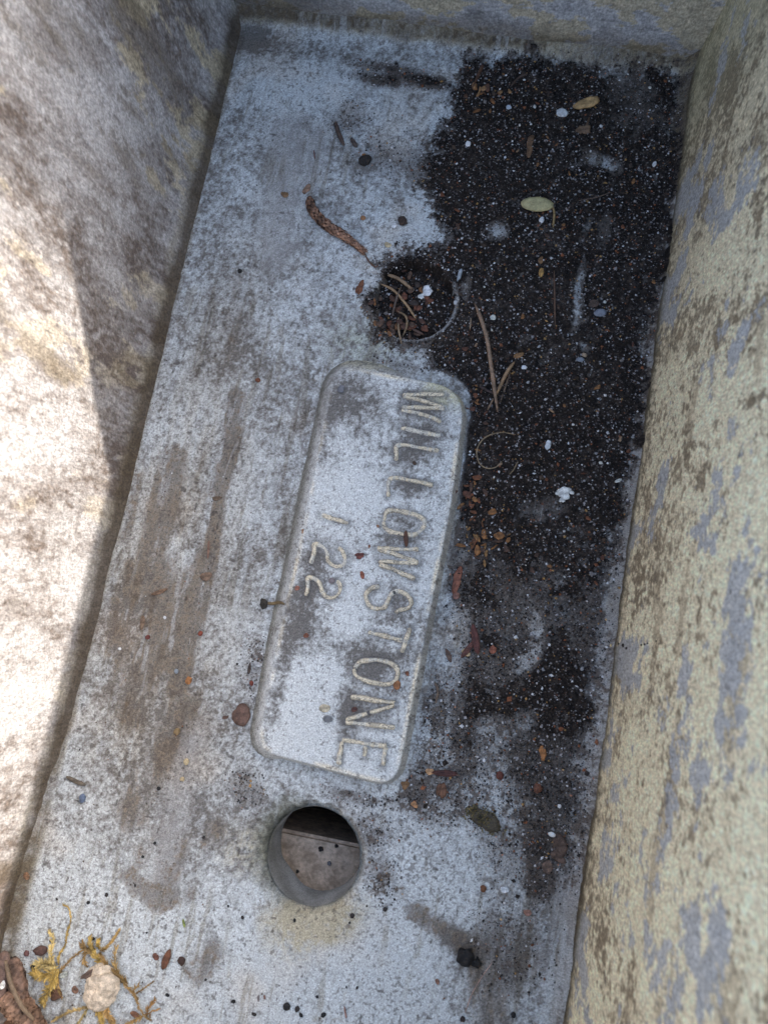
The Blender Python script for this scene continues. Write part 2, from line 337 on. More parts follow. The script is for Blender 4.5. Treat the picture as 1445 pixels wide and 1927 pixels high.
# drain hole lining: tube with a chipped lower edge
n, k = 160, 26
A = np.linspace(0, 2*math.pi, n, endpoint=False)[None, :]; T = np.linspace(0, 1, k)[:, None]
dep = 0.0165 + 0.0012*fbm(np.cos(A)*.01, np.sin(A)*.01, 260, 5, 3) + .0028*np.exp(-((A-4.1)/.35)**2) - .0018*np.exp(-((A-5.4)/.2)**2)
rad = HR*1.004 - .0006*T + .0002*fbm(A*.02+T*0, T*.02+A*0, 120, 8, 3)
X = HOLE.x+rad*np.cos(A); Y = HOLE.y+rad*np.sin(A); Z = -.0022 - (dep-.0022)*T
i = np.arange(n*k).reshape(k, n); Fq = np.stack([i[:-1], np.roll(i[:-1], -1, 1), np.roll(i[1:], -1, 1), i[1:]], -1).reshape(-1, 4)
nn = fbm(A*.016+0*T, T*.012+0*A, 200, 21, 4)
cc = mix(np.broadcast_to(np.array([.22, .22, .205]), X.shape+(3,)), np.array([.36, .36, .35]), np.clip(.5+.7*nn, 0, 1))
mesh_np('drain_hole_lining', np.stack([X, Y, Z+0*A], -1).reshape(-1, 3), Fq, MAT_CON, planter, cc.reshape(-1, 3))

# ------------------------------------------------------------------ walls
WH = 0.160
def wall(name, a, b, tilt, kind, nu, nv, wob=0.0004, seed=0):
    a = np.array(a); b = np.array(b); e = (b-a); Ln = np.linalg.norm(e); e = e/Ln; out = np.array([-e[1], e[0]])
    s = np.linspace(-0.03, Ln+0.03, nu)[None, :]; h = (np.linspace(0, 1, nv)**1.25*(WH+.003)-.003)[:, None]
    bulge = 0.0
    off = h*math.tan(tilt) + wob*fbm(s+h*0, h+s*0, 35, seed, 3) + .00012*fbm(s+h*0, h*.5+s*0, 420, seed+3, 3)
    off = off - .0016*np.exp(-np.clip(h, 0, 1)/.0022)            # small cove at the foot
    if kind == 'left': off = off + .0030*sstep(.0, .014, h+s*0)*sstep(.04, .16, s) - .0025*sstep(.04, .16, s)
    X = a[0]+e[0]*s+out[0]*off; Y = a[1]+e[1]*s+out[1]*off; Z = h+0*s
    S_, H_ = s+0*h, h+0*s
    col = {'left': left_col, 'right': right_col, 'far': far_col, 'near': far_col}[kind](S_, H_, Ln, seed); col = col*grain(S_.shape, .17, 79+seed)[..., None]
    o = mesh_np(name, np.stack([X, Y, Z], -1).reshape(-1, 3), grid_faces(nu, nv), MAT_WALL, planter, np.clip(col, .01, .8).reshape(-1, 3))
    return o, (a+e*-.0+out*math.tan(tilt)*WH, b+out*math.tan(tilt)*WH)
def left_col(s, h, Ln, seed):                                # s from near to far
    big = fbm(s, h*.6, 24, 101, 4); mid = fbm(s, h*.45, 110, 103, 4); fine = fbm(s, h*.55, 700, 107, 3, .75); st = fbm(s, h*.12, 160, 109, 3)
    t = np.clip(.60+.42*big+.50*mid+.50*fine+.15*st, 0, 1)
    c = mix(np.broadcast_to(np.array([.145, .115, .095]), s.shape+(3,)), np.array([.425, .405, .385]), t)
    far = sstep(.45, .95, s/Ln)
    oc = sstep(.25, .5, fbm(s, h*.45, 70, 113, 4)+.25*fine+.25*far-.22)
    c = mix(c, np.array([.44, .36, .22])*(1+.3*fine[..., None]), oc*.75*(.35+.65*far))
    br = sstep(.45, .8, fbm(s, h*.3, 60, 117, 4)+.3*fine+.1); c = mix(c, BROWN*.7, br*.6)
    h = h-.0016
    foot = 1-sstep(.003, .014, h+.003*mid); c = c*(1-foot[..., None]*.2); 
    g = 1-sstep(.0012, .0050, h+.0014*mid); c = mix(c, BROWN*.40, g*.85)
    o2 = np.exp(-((h-.0035-.001*mid)/.0018)**2)*np.clip(.5+mid, 0, 1)*.4; c = mix(c, OCHRE*.6, o2)
    return c
def right_col(s, h, Ln, seed):                               # s from far to near
    big = fbm(s, h*.6, 26, 201, 4); mid = fbm(s*.62, h*.8, 105, 203, 6, .64); fine = fbm(s*.8, h*.85, 650, 207, 3, .75); mic = fbm(s, h*.7, 1500, 208, 2)
    grey = PGREY*(1+.13*fine[..., None]+.1*mid[..., None]); 
    cream = mix(np.broadcast_to(CREAM, s.shape+(3,)), OCHRE*.95, np.clip(sstep(.5, .0, s/Ln)*.55+.3*big, 0, 1))
    bm = np.clip(.36+.7*fbm(s*.8, h*.6, 70, 211, 4)+.75*fine+.25*mic-.3*sstep(.02, .06, h)+.10*sstep(.35, .05, s/Ln), 0, 1)
    bm = np.clip(sstep(.25, .80, bm)*.8+.45*sstep(.15, .5, fbm(s*.35, h*1.2, 90, 213, 4)+.4*fine+.3*np.exp(-h/.02)-.15), 0, .88)
    ccol = mix(cream*(1+.12*mic[..., None]), BROWN*1.1, bm)
    g = sstep(.0, .13, mid*1.0+.35*big+.22*fine-.15+.28*np.exp(-((h-.009)/.012)**2)*sstep(.35, .5, s/Ln)-.25*sstep(.18, .02, s/Ln)-.06*sstep(.03, .08, h))
    c = mix(ccol, grey, g*.9)
    e_ = np.exp(-((g-.5)/.3)**2); c = mix(c, BROWN*1.3, e_*.35*np.clip(.5+fine, 0, 1))
    pit = sstep(.80, .9, vnoise(s*330, h*240, 230)*.7+vnoise(s*900, h*700, 231)*.3); c = mix(c, DGREY, pit*.55)
    ol = np.array([.34, .34, .20]); og = sstep(.16, .0, s/Ln+.03*mid)*(1-sstep(.03, .12, h)*.4); c = mix(c, ol*(1+.3*fine[..., None]), og*.45*(1-g*.6))
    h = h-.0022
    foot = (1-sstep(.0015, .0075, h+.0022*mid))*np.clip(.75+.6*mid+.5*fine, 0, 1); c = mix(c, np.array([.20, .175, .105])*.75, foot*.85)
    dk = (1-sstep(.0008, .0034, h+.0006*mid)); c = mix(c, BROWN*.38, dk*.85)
    return c
def far_col(s, h, Ln, seed):                                 # s from left to right
    big = fbm(s*.7, h, 30, 301, 4); mid = fbm(s*.6, h, 110, 303, 4); fine = fbm(s*.5, h, 700, 307, 3, .75)
    c = mix(np.broadcast_to(np.array([.20, .20, .20]), s.shape+(3,)), np.array([.52, .53, .54]), np.clip(.55+.3*big+.4*mid+.4*fine, 0, 1))
    o = sstep(.12, .22, mid+.4*big+.25*fine-.26+.22*np.exp(-((s/Ln-.60)/.18)**2)+.3*sstep(.85, 1, s/Ln))
    c = mix(c, OCHRE*.92*(1+.3*fine[..., None]), o*.8)
    dk = sstep(.3, .6, fbm(s*.4, h, 50, 311, 3)+.2*fine)*sstep(.7, .0, s/Ln); c = mix(c, DGREY, dk*.5)
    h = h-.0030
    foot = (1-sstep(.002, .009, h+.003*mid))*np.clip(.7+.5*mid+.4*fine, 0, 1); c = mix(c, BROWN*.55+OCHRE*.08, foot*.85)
    return c
_, (tNL, tFL) = wall('side_wall', QNL, QFL, math.radians(7), 'left', 900, 400, .0005, 1)
_, (tFL2, tFR) = wall('end_wall', QFL, QFR, math.radians(2.5), 'far', 520, 400, .0005, 2)
_, (tFR2, tNR) = wall('side_wall', QFR, QNR, math.radians(7), 'right', 900, 440, .0004, 3)
_, (tNR2, tNL2) = wall('end_wall', QNR, QNL, math.radians(6), 'near', 300, 200, .0005, 4)
# rim and outside of the trough
cen = (QFL+QFR+QNR+QNL)/4
inn = [q+(q-cen)/np.linalg.norm(q-cen)*.0245 for q in (QFL, QFR, QNR, QNL)]
outr = [q+(q-cen)/np.linalg.norm(q-cen)*.048 for q in (QFL, QFR, QNR, QNL)]
outb = [q+(q-cen)/np.linalg.norm(q-cen)*.026 for q in (QFL, QFR, QNR, QNL)]
Vr = [(p[0], p[1], WH-.002) for p in inn]+[(p[0], p[1], WH+.001) for p in outr]+[(p[0], p[1], -.0675) for p in outb]
Fr = [[i, (i+1) % 4, 4+(i+1) % 4, 4+i] for i in range(4)]+[[4+i, 4+(i+1) % 4, 8+(i+1) % 4, 8+i] for i in range(4)]
mesh_np('outer_shell', np.array(Vr), np.array(Fr), MAT_WALL, planter, np.tile(PGREY, (12, 1)), smooth=False)

# ------------------------------------------------------------------ nameplate
PH = 0.0062
PT = flv(PLT, PH)
def plaque_z(x, y):
    sd_ = poly_sd(x, y, PT)
    # broad worn slope to the left, steeper on the right
    cx = PT[:, 0].mean(); lft = sstep(.0, .016, (cx-x)+(y-PT[:, 1].mean())*.14)
    w = .0019 + .0038*lft
    z = PH*sstep(-1.15, .12, sd_/w) + .00016*fbm(x, y, 160, 401, 4) + .00008*fbm(x, y, 700, 403, 2) - .0006
    return z, sd_
x0, y0 = PT.min(0)-.008; x1, y1 = PT.max(0)+.008
nu, nv = 360, 820
px_, py_ = np.meshgrid(np.linspace(x0, x1, nu), np.linspace(y0, y1, nv))
pz_, psd = plaque_z(px_, py_)
STROKES = {
 'W': [[(757,743),(790,742),(836,741)],[(758,745),(790,752),(836,767)],[(756,765),(790,766),(836,768)],[(755,770),(797,779),(830,793)]],
 'I': [[(753,804),(785,811),(829,820)]],
 'L': [[(746,866),(748,838),(790,842),(825,848)]],
 'L.': [[(730,934),(735,900),(775,904),(815,913)]],
 'O': [[(721.7,980),(728.6,962),(750.7,960.8),(772.9,966),(792,974.6),(797.8,987),(786.7,1002),(772.9,1006.4),(750.7,1003),(735.5,1001),(723,991),(721.7,980)]],
 'W.': [[(709,1031),(745,1033),(787,1034)],[(711,1034),(742,1042),(787,1059)],[(712,1056),(745,1058),(787,1060)],[(714,1061),(744,1073),(781,1089)]],
 'S': [[(714,1103),(701,1105),(691,1114),(688.5,1125),(694,1138),(705,1145),(722,1144),(729,1133),(734,1121),(743,1113),(755,1113),(767,1121),(773,1134),(767,1145),(753,1148),(744,1153)]],
 'T': [[(692,1189),(725,1197),(758,1206)],[(771,1181),(764,1206),(756,1228)]],
 'O.': [[(667,1258),(678,1245),(701,1242),(726,1245),(741,1252),(748,1264),(745,1280),(729,1288),(707,1286),(685,1280),(668,1270),(667,1258)]],
 'N': [[(660,1312),(700,1317),(742,1322)],[(741,1327),(700,1340),(650,1356)],[(649,1359),(700,1365),(744,1370)]],
 'E': [[(643,1393),(685,1399),(727,1404)],[(643,1396),(637,1440)],[(688,1402),(686,1425)],[(725,1405),(720,1441)]],
 '1': [[(604,968),(628,976),(654,984)]],
 '2': [[(583,1060),(591,1040),(592,1024),(604,1026),(615,1040),(616,1054),(627,1064),(642,1064),(649,1054),(645,1037),(636,1031)]],
 '2.': [[(575,1121),(579,1104),(579,1089),(589,1087),(600,1096),(605,1111),(613,1122),(627,1124),(639,1114),(639,1099),(633,1093)]]}
def catmull(P, n=8):
    P = [np.array(p, float) for p in P]
    closed = np.allclose(P[0], P[-1]) and len(P) > 3; out = []
    for i in range(len(P)-1):
        p0 = P[i-1] if i > 0 else (P[-2] if closed else P[0]*2-P[1]); p3 = P[i+2] if i+2 < len(P) else (P[1] if closed else P[-1]*2-P[-2])
        for k in range(n):
            t = k/n; out.append(.5*((2*P[i+1-1+0]) + (-p0+P[i+1])*t + (2*p0-5*P[i]+4*P[i+1]-p3)*t*t + (-p0+3*P[i]-3*P[i+1]+p3)*t**3))
    out.append(P[-1]); return out
LETTERS = {k: [flv(catmull(s, 6), PH) if len(s) > 3 else flv(s, PH) for s in v] for k, v in STROKES.items()}
pm = fbm(px_, py_, 110, 411, 4); pf = fbm(px_, py_, 640, 413, 3, .7); pmi = fbm(px_, py_, 1500, 415, 2, .8); pb = fbm(px_, py_, 35, 417, 3)
f = .50+.35*pm+.35*pb
for (u, v, a, b, r, k) in ((640,830,20,40,0,.6),(620,940,40,40,0,.6),(690,920,50,60,0,.5),(570,1330,60,120,10,.9),(690,1430,90,50,0,.9),(790,715,60,20,8,.5),(640,1150,60,40,0,.3),(700,1110,40,60,0,.3),
                           (670,760,60,50,0,-.5),(620,800,22,50,0,-.6),(570,1180,45,60,0,-1.0),(535,1290,14,90,12,-1.1),(590,1080,40,70,0,-.55),(790,830,40,80,0,-.5),(740,1000,40,60,0,-.1),(700,850,50,40,0,-.3),(690,1230,60,28,0,-.8),(665,1330,20,60,0,-.6),(760,880,50,40,0,-.3),(795,755,36,10,8,-.6),(790,780,36,10,10,-.6),(800,825,30,14,0,-.7),(775,862,34,16,5,-.6),(765,925,34,16,5,-.7),(762,983,26,14,0,-.6),(750,1018,40,10,0,-.7),(705,1122,10,16,0,-.8),(750,1130,14,18,0,-.9),(740,1165,36,12,0,-.9),(705,1265,26,14,0,-.7),(700,1330,40,12,0,-.7),(705,1350,40,10,0,-.6),(700,1420,20,16,0,-.7),(600,1060,16,20,0,-.8),(590,1110,14,20,0,-.8),(650,1350,16,50,0,-.5),(735,1240,30,10,0,-.8),(730,1300,40,10,0,-.6)):
    f = f + k*blob(px_, py_, u, v, a, b, r, .9)
tt = np.clip(.46+.95*(f-.45)+.20+.50*pf+.28*pmi, 0, 1)
pc = mix(np.broadcast_to(GREY*.95, px_.shape+(3,)), LIGHT*1.08*np.array([1.03, 1, .97]), tt)
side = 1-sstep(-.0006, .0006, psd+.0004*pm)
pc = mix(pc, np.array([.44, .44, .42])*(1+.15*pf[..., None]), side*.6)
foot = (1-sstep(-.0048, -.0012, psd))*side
pc = mix(pc, np.array([.20, .195, .16])*(1+.3*pf[..., None])*.8, foot*.9)  # grimy foot groove, painted darker to strengthen the plate's edge shading
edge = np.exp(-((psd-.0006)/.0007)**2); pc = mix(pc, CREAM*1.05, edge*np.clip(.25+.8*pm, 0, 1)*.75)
pc = mix(pc, np.array([.50, .47, .30]), np.clip(blob(px_+pm*.001, py_, 835, 745, 42, 30, 30, .5)*(.6+.6*pf), 0, .85))
pc = mix(pc, np.array([.50, .48, .36]), np.clip(blob(px_+pm*.001, py_, 690, 692, 50, 14, 8, .6)*(.6+.6*pf), 0, .8))
ld = np.full(px_.shape, 1e9)
for v in LETTERS.values():
    for P in v: ld = np.minimum(ld, line_d(px_, py_, P))
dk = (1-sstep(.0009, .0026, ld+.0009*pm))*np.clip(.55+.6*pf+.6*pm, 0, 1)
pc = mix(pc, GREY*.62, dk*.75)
pg = sstep(.66, .84, vnoise(px_*1900, py_*1900, 95)*.7+vnoise(px_*700, py_*700, 96)*.3+.12*pm); pc = mix(pc, DGREY*1.1, pg*.6)
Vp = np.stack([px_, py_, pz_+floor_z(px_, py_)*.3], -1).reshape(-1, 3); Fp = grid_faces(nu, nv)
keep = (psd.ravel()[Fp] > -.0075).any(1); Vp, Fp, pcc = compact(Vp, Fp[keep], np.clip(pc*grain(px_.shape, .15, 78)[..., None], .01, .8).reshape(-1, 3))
# part origin at its own place
def shift(o, loc):
    loc = Vector(loc); o.data.transform(Matrix.Translation(-loc)); o.location = loc
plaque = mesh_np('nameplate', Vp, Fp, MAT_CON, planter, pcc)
ZT = float(PH-.0006)
def letter(name, strokes, lab):
    Vs = []; Fs = []; cs = []
    for P in strokes:
        # resample
        P = np.array(P); dl = np.r_[0, np.cumsum(np.hypot(*np.diff(P, axis=0).T))]; n = max(6, int(dl[-1]/.00035))
        q = np.linspace(0, dl[-1], n); X = np.interp(q, dl, P[:, 0]); Y = np.interp(q, dl, P[:, 1])
        T = np.stack([np.gradient(X), np.gradient(Y)], -1); T /= np.linalg.norm(T, axis=1)[:, None]+1e-12
        N = np.stack([-T[:, 1], T[:, 0]], -1)
        X = X + .00018*fbm(X, Y, 300, 55, 3); Y = Y+.00018*fbm(X, Y, 300, 57, 3)
        wd = .00066*(1+.28*fbm(X, Y, 350, 59, 3)); wd[0] *= .6; wd[-1] *= .6
        ht = .00080*(.95+.5*fbm(X, Y, 260, 63, 3)); ht = np.clip(ht, .0002, 1); ht[0] *= .3; ht[-1] *= .3
        base = len(Vs); m = 9; er = fbm(X, Y, 420, 67, 3)
        zz = plaque_z(X, Y)[0]+floor_z(X, Y)*.3
        for i in range(n):
            for j in range(m):
                a = -1+2*j/(m-1); px = X[i]+N[i, 0]*wd[i]*a*1.35; py = Y[i]+N[i, 1]*wd[i]*a*1.35
                hh = -.00035+ht[i]*1.45*max(0, 1-abs(a)**2.2)**.8
                Vs.append((px, py, zz[i]+hh))
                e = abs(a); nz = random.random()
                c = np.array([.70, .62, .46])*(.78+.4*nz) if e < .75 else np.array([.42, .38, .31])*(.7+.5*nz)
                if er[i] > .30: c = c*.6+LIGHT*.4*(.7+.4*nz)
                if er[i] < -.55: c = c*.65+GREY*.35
                if random.random() < .08: c = GREY*.8
                cs.append(c)
        for i in range(n-1):
            for j in range(m-1):
                b0 = base+i*m+j; Fs.append([b0, b0+1, b0+m+1, b0+m])
    o = mesh_np(name, np.array(Vs), np.array(Fs), MAT_CON, plaque, np.array(cs)); o['label'] = lab
    return o
nth = {'W': 'first letter W', 'I': 'letter I', 'L': 'first letter L', 'L.': 'second letter L', 'O': 'first letter O', 'W.': 'second letter W', 'S': 'letter S', 'T': 'letter T', 'O.': 'second letter O', 'N': 'letter N', 'E': 'letter E', '1': 'numeral one', '2': 'first numeral two', '2.': 'second numeral two'}
for kx, st in LETTERS.items():
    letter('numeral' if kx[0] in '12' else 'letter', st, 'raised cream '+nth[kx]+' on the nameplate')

# ------------------------------------------------------------------ what lies below the drain hole
MAT_SLAB = surf_mat('tan_paver', rough=.9, speck=.3, sscale=900, bump=.0003, bscale=600, tint=((.42, .32, .23), (.66, .52, .39)))
MAT_GRND = surf_mat('dark_earth', rough=1, speck=.4, sscale=120, bump=.004, bscale=60, tint=((.03, .024, .018), (.07, .055, .04)))
sa, sb = fl(520, 1558, -.026), fl(690, 1593, -.026)
dr_ = (sb-sa).normalized(); nr_ = Vector((dr_.y, -dr_.x, 0))
if nr_.y > 0: nr_ = -nr_
c0 = sa - dr_*.12; c1 = sa + dr_*.14
import bmesh
def prism(name, pts, z0, z1, mat, parent=None, bevel=0):
    bm = bmesh.new(); lo = [bm.verts.new((p[0], p[1], z0)) for p in pts]; hi = [bm.verts.new((p[0], p[1], z1)) for p in pts]
    bm.faces.new(hi); bm.faces.new(lo[::-1])
    for i in range(len(pts)): bm.faces.new([lo[i], lo[(i+1) % len(pts)], hi[(i+1) % len(pts)], hi[i]])
    bmesh.ops.recalc_face_normals(bm, faces=bm.faces)
    if bevel: bmesh.ops.bevel(bm, geom=list(bm.edges), offset=bevel, segments=2, affect='EDGES')
    me = bpy.data.meshes.new(name); bm.to_mesh(me); bm.free(); me.materials.append(mat)
    o = bpy.data.objects.new(name, me); C.objects.link(o); o.parent = parent; return o
slab = prism('paver', [c0, c1, c1+nr_*.12, c0+nr_*.12], -.066, -.026, MAT_SLAB, None, .0012)
tag(slab, 'speckled tan paver seen through the open drain hole', 'paver')
gr = prism('ground', [(-3, -3), (3, -3), (3, 3), (-3, 3)], -.12, -.068, MAT_GRND); gr['kind'] = 'structure'

# ------------------------------------------------------------------ soil
def soil_z(x, y):
    D = soil_density(x, y)
    n = fbm(x, y, 190, 501, 3); nf = fbm(x, y, 700, 503, 2)
    pile = blob(x, y, 930, 870, 80, 100, 0, .9)*.0016 + blob(x, y, 1010, 160, 140, 60, 0, .9)*.0008
    r2 = np.hypot(x-HOL2.x, y-HOL2.y)/HR2
    pit = (1-sstep(.6, 1.0, r2))
    th = (D-.60)*.0012 + .00038*n + .00042*nf + pile*sstep(.6, .9, D) + pit*.0014
    return floor_z(x, y)+th, D
so = DENSE; 
bx = flv([(640, 90), (1320, 90), (1320, 1300), (640, 1300)])
x0, y0 = bx.min(0); x1, y1 = bx.max(0)
nu, nv = 520, 900
X, Y = np.meshgrid(np.linspace(x0, x1, nu), np.linspace(y0, y1, nv))
Z, D = soil_z(X, Y); dz = Z-floor_z(X, Y)
dl, df, dr, dn = edges(X, Y)
ok = (dz > -.0001) & (D > .80) & (dl > 0) & (dr > -.0006) & (df > .0003)
n1 = fbm(X, Y, 520, 511, 3, .7); n2 = fbm(X, Y, 60, 513, 3)
cs = SOILC*(1+.6*n1[..., None]) 
cs = mix(cs, np.array([.06, .048, .040]), np.clip(sstep(.25, .8, n1+.6*n2), 0, .6))
cs = mix(cs, np.array([.075, .058, .048]), .6*np.clip(1.05-D, 0, 1)); cs = cs*grain(X.shape, .4, 91)[..., None]
Fq = grid_faces(nu, nv); Fq = Fq[ok.ravel()[Fq].all(1)]
V, Fq, cs2 = compact(np.stack([X, Y, Z], -1).reshape(-1, 3), Fq, np.clip(cs, .006, .5).reshape(-1, 3))
soil = mesh_np('soil', V, Fq, MAT_SOIL, None, cs2)
tag(soil, 'dark damp potting soil spread over the right side of the trough floor', 'soil', kind='stuff')

OCT = np.array([(1, 0, 0), (-1, 0, 0), (0, 1, 0), (0, -1, 0), (0, 0, 1), (0, 0, -1)], float)
OF = np.array([(0, 2, 4), (2, 1, 4), (1, 3, 4), (3, 0, 4), (2, 0, 5), (1, 2, 5), (3, 1, 5), (0, 3, 5)])
def grains(name, x, y, z, size, col, mat, seed=1, flat=.65):
    rs = np.random.RandomState(seed); n = len(x)
    V = OCT[None]*(.7+.6*rs.rand(n, 6, 1)) + .25*(rs.rand(n, 6, 3)-.5)
    sc = size[:, None]*(.7+.6*rs.rand(n, 3)); sc[:, 2] *= flat; V = V*sc[:, None, :]
    a = rs.rand(n)*6.283; ca, sa_ = np.cos(a), np.sin(a)
    tl = (rs.rand(n)-.5)*1.0; ct, st_ = np.cos(tl), np.sin(tl)
    Xr = V[..., 0]*ct[:, None]-V[..., 2]*st_[:, None]; Zr = V[..., 0]*st_[:, None]+V[..., 2]*ct[:, None]
    Xn = Xr*ca[:, None]-V[..., 1]*sa_[:, None]; Yn = Xr*sa_[:, None]+V[..., 1]*ca[:, None]
    P = np.stack([Xn+x[:, None], Yn+y[:, None], Zr+(z+size*flat*.45)[:, None]], -1).reshape(-1, 3)
    Fg = (OF[None]+np.arange(n)[:, None, None]*6).reshape(-1, 3)
    return mesh_np(name, P, Fg, mat, None, np.repeat(col, 6, axis=0), smooth=False)
def pick(n, table, seed):
    rs = np.random.RandomState(seed); p = np.array([t[0] for t in table]); p = p/p.sum()
    k = rs.choice(len(table), n, p=p); c = np.array([t[1] for t in table])[k]
    return c*(.65+.7*rs.rand(n, 1))
fb = flv([(120, 60), (1320, 60), (1320, 1927), (0, 1927)])
def scatter(n, dens, seed):
    rs = np.random.RandomState(seed); lo, hi = fb.min(0), fb.max(0)
    x = lo[0]+rs.rand(n)*(hi[0]-lo[0]); y = lo[1]+rs.rand(n)*(hi[1]-lo[1])
    dl, df, dr, dn = edges(x, y)
    keep = (dl > .0008) & (dr > .0008) & (df > .001) & (np.hypot(x-HOLE.x, y-HOLE.y) > HR*1.2) & (rs.rand(n) < dens(x, y)) & (poly_sd(x, y, PT) < -.004)
    return x[keep], y[keep]
x, y = scatter(720000, lambda x, y: np.clip(soil_density(x, y), 0, 1)**.9*.46, 3)
z, D = soil_z(x, y); z = np.maximum(z, floor_z(x, y))
sz = .00015+.00027*RS.rand(len(x))**2.0
tab = [(50, (.014, .011, .0095)), (19, (.045, .034, .028)), (15, (.12, .105, .10)), (9, (.26, .25, .25)), (1.9, (.66, .66, .66)), (3.2, (.19, .07, .030)), (1.2, (.32, .19, .07))]
gcol = pick(len(x), tab, 5); sz = sz*np.where(gcol.max(1) > .2, 1.25, 1)
lightsel = RS.rand(len(x)) < np.clip(.85-D, 0, .6)*.35; gcol[lightsel] = gcol[lightsel]*1.8+.06
g = grains('soil_grain_layer', x, y, z, sz, np.clip(gcol, .005, .7), MAT_GRAIN, 9)
tag(g, 'loose grit and fine crumbs covering the dark soil', 'grit', kind='stuff')
print('soil grains', len(x))
# larger lumps
x, y = scatter(26000, lambda x, y: np.clip(soil_density(x, y), 0, 1)**1.3*.30, 13)
z, D = soil_z(x, y); z = np.maximum(z, floor_z(x, y))
sz = .00032+.00075*RS.rand(len(x))**3.2
gcol = pick(len(x), [(60, (.022, .017, .014)), (16, (.06, .042, .03)), (4, (.17, .16, .155)), (5, (.19, .07, .032)), (1.6, (.5, .49, .47))], 15)
g = grains('soil_crumb_layer', x, y, z-.0001, sz, np.clip(gcol, .005, .7), MAT_GRAIN, 19, .7)
tag(g, 'coarser dark crumbs mixed through the soil', 'crumbs', kind='stuff')
# silt crumbs over the floor left of the plate
def silt(x, y):
    m = np.full(x.shape, .075)
    for P, w, k in (([(445,745),(425,850),(405,950),(385,1080),(360,1180),(335,1290)], 17, .9), ([(300,1120),(290,1230)], 40, .35), ([(320,1330),(370,1340)], 45, .6), ([(340,1400),(300,1500)], 26, .4), ([(470,1200),(485,1290)], 20, .8), ([(150,1870),(170,1900)], 50, .7), ([(310,880),(285,1080)], 20, .3)):
        m = np.maximum(m, k*streak(x, y, P, w, .6))
    return m
x, y = scatter(52000, silt, 23)
z = floor_z(x, y); sz = .00010+.00025*RS.rand(len(x))**3
gcol = pick(len(x), [(30, (.05, .036, .026)), (30, (.12, .085, .055)), (15, (.2, .17, .14)), (7, (.03, .026, .024)), (6, (.17, .075, .035)), (3, (.5, .5, .48))], 25)
g = grains('silt_grain_layer', x, y, z, sz, np.clip(gcol, .01, .7), MAT_GRAIN, 29)
tag(g, 'fine brown silt grains strewn in streaks over the pale floor', 'silt', kind='stuff')
# unseen post added so its edge throws the soft shadow on the left wall
pb = fl(264, 690); e1 = Vector((-sd.y, sd.x, 0)).normalized(); hd = Vector((sd.x, sd.y, 0)).normalized()
pc_ = Vector((pb.x, pb.y, 0)) + hd*2.1 + e1*(.085+.014); pc_.z = 0
q = [pc_+e1*a*.085+hd*b*.06 for a, b in ((-1, -1), (1, -1), (1, 1), (-1, 1))]
post = prism('shadow_post', [(p.x, p.y) for p in q], -.068, 1.8, surf_mat('old_timber', .8, .3, 300, .001, 200, .2, ((.16, .12, .08), (.28, .22, .15)), (1, 1, .08)), None, .006)
tag(post, 'added grey brown post out of view, casting the soft left wall shadow', 'post')
#@@DEBRIS

# ------------------------------------------------------------------ loose things lying in the trough
MARKS = [('the yellow leaf', 1010, 388), ('the blue grey pebble', 1128, 590), ('the golden wood chip', 1104, 197), ('the long pine needle', 920, 680), ('the curled rootlet', 915, 850),
         ('the round hollow', 779, 566), ('the white crust bits', 1060, 930), ('the seed wings', 885, 1210), ('the brick red chip', 927, 1223), ('the moss cushion', 910, 1540), ('the orange chip by the right wall', 1021, 1418),
         ('the drain hole', 588, 1614), ('the cream pebble', 200, 1852), ('the charcoal lumps', 883, 1803), ('the long chestnut husk', 315, 1803), ('the grey brown twig', 145, 1468), ('the rusty litter heap', 915, 180),
         ('the long rust leaf piece', 860, 1092), ('the soil lump on the pale floor', 688, 302), ('the cement smear', 345, 1450), ('the thin upright twig', 1043, 560), ('the far right corner', 1280, 150), ('the thick pale needle', 753, 532), ('the larger white lichen flake', 803, 553), ('the long brown needle', 742, 560), ('the curved needle', 764, 612), ('the upright needle', 752, 628), ('the ragged chip left of the hollow', 678, 541)]
_seen = set()
def where(u, v, c, L, noun, big):
    c = np.array(c); m = c.max()
    cn = 'white' if c.min() > .5 else 'greyish' if c.min() > .3 else 'black' if m < .025 else 'dark brown' if m < .1 else 'chestnut' if m < .15 else 'rust red' if c[0] > 2.4*c[1] and m < .2 else 'orange brown' if m < .29 else 'amber'
    sz = 'large' if L > big*1.35 else 'small' if L > big else 'tiny'
    ds = sorted((math.hypot(u-a, v-b), n, a, b) for n, a, b in MARKS)
    for d, n, a, b in ds[:7]:
        dx, dy = u-a, v-b; far = 'touching and ' if d < 9 else 'very close ' if d < 18 else 'just ' if d < 45 else 'some way ' if d < 110 else 'far '
        di = ('right of' if dx > 0 else 'left of') if abs(dx) > 2*abs(dy) else ('below' if dy > 0 else 'above') if abs(dy) > 2*abs(dx) else ('lower right of' if dx > 0 else 'lower left of') if dy > 0 else ('upper right of' if dx > 0 else 'upper left of')
        t = '%s %s %s %s%s %s' % (sz, cn, noun, far, di, n)
        if t not in _seen: break
    _seen.add(t); return t
_m = {}
def pmat(c, rough=.7, speck=.25, var=.35, sc=2500, bump=.0001, spec=.35):
    k = (tuple(c), rough, speck, var)
    if k not in _m:
        c = np.array(c)
        _m[k] = surf_mat('debris_surface_%03d' % len(_m), rough, speck, sc, bump, sc*.7, spec, tint=(tuple(c*(1-var)), tuple(np.clip(c*(1+var), 0, .85))))
    return _m[k]
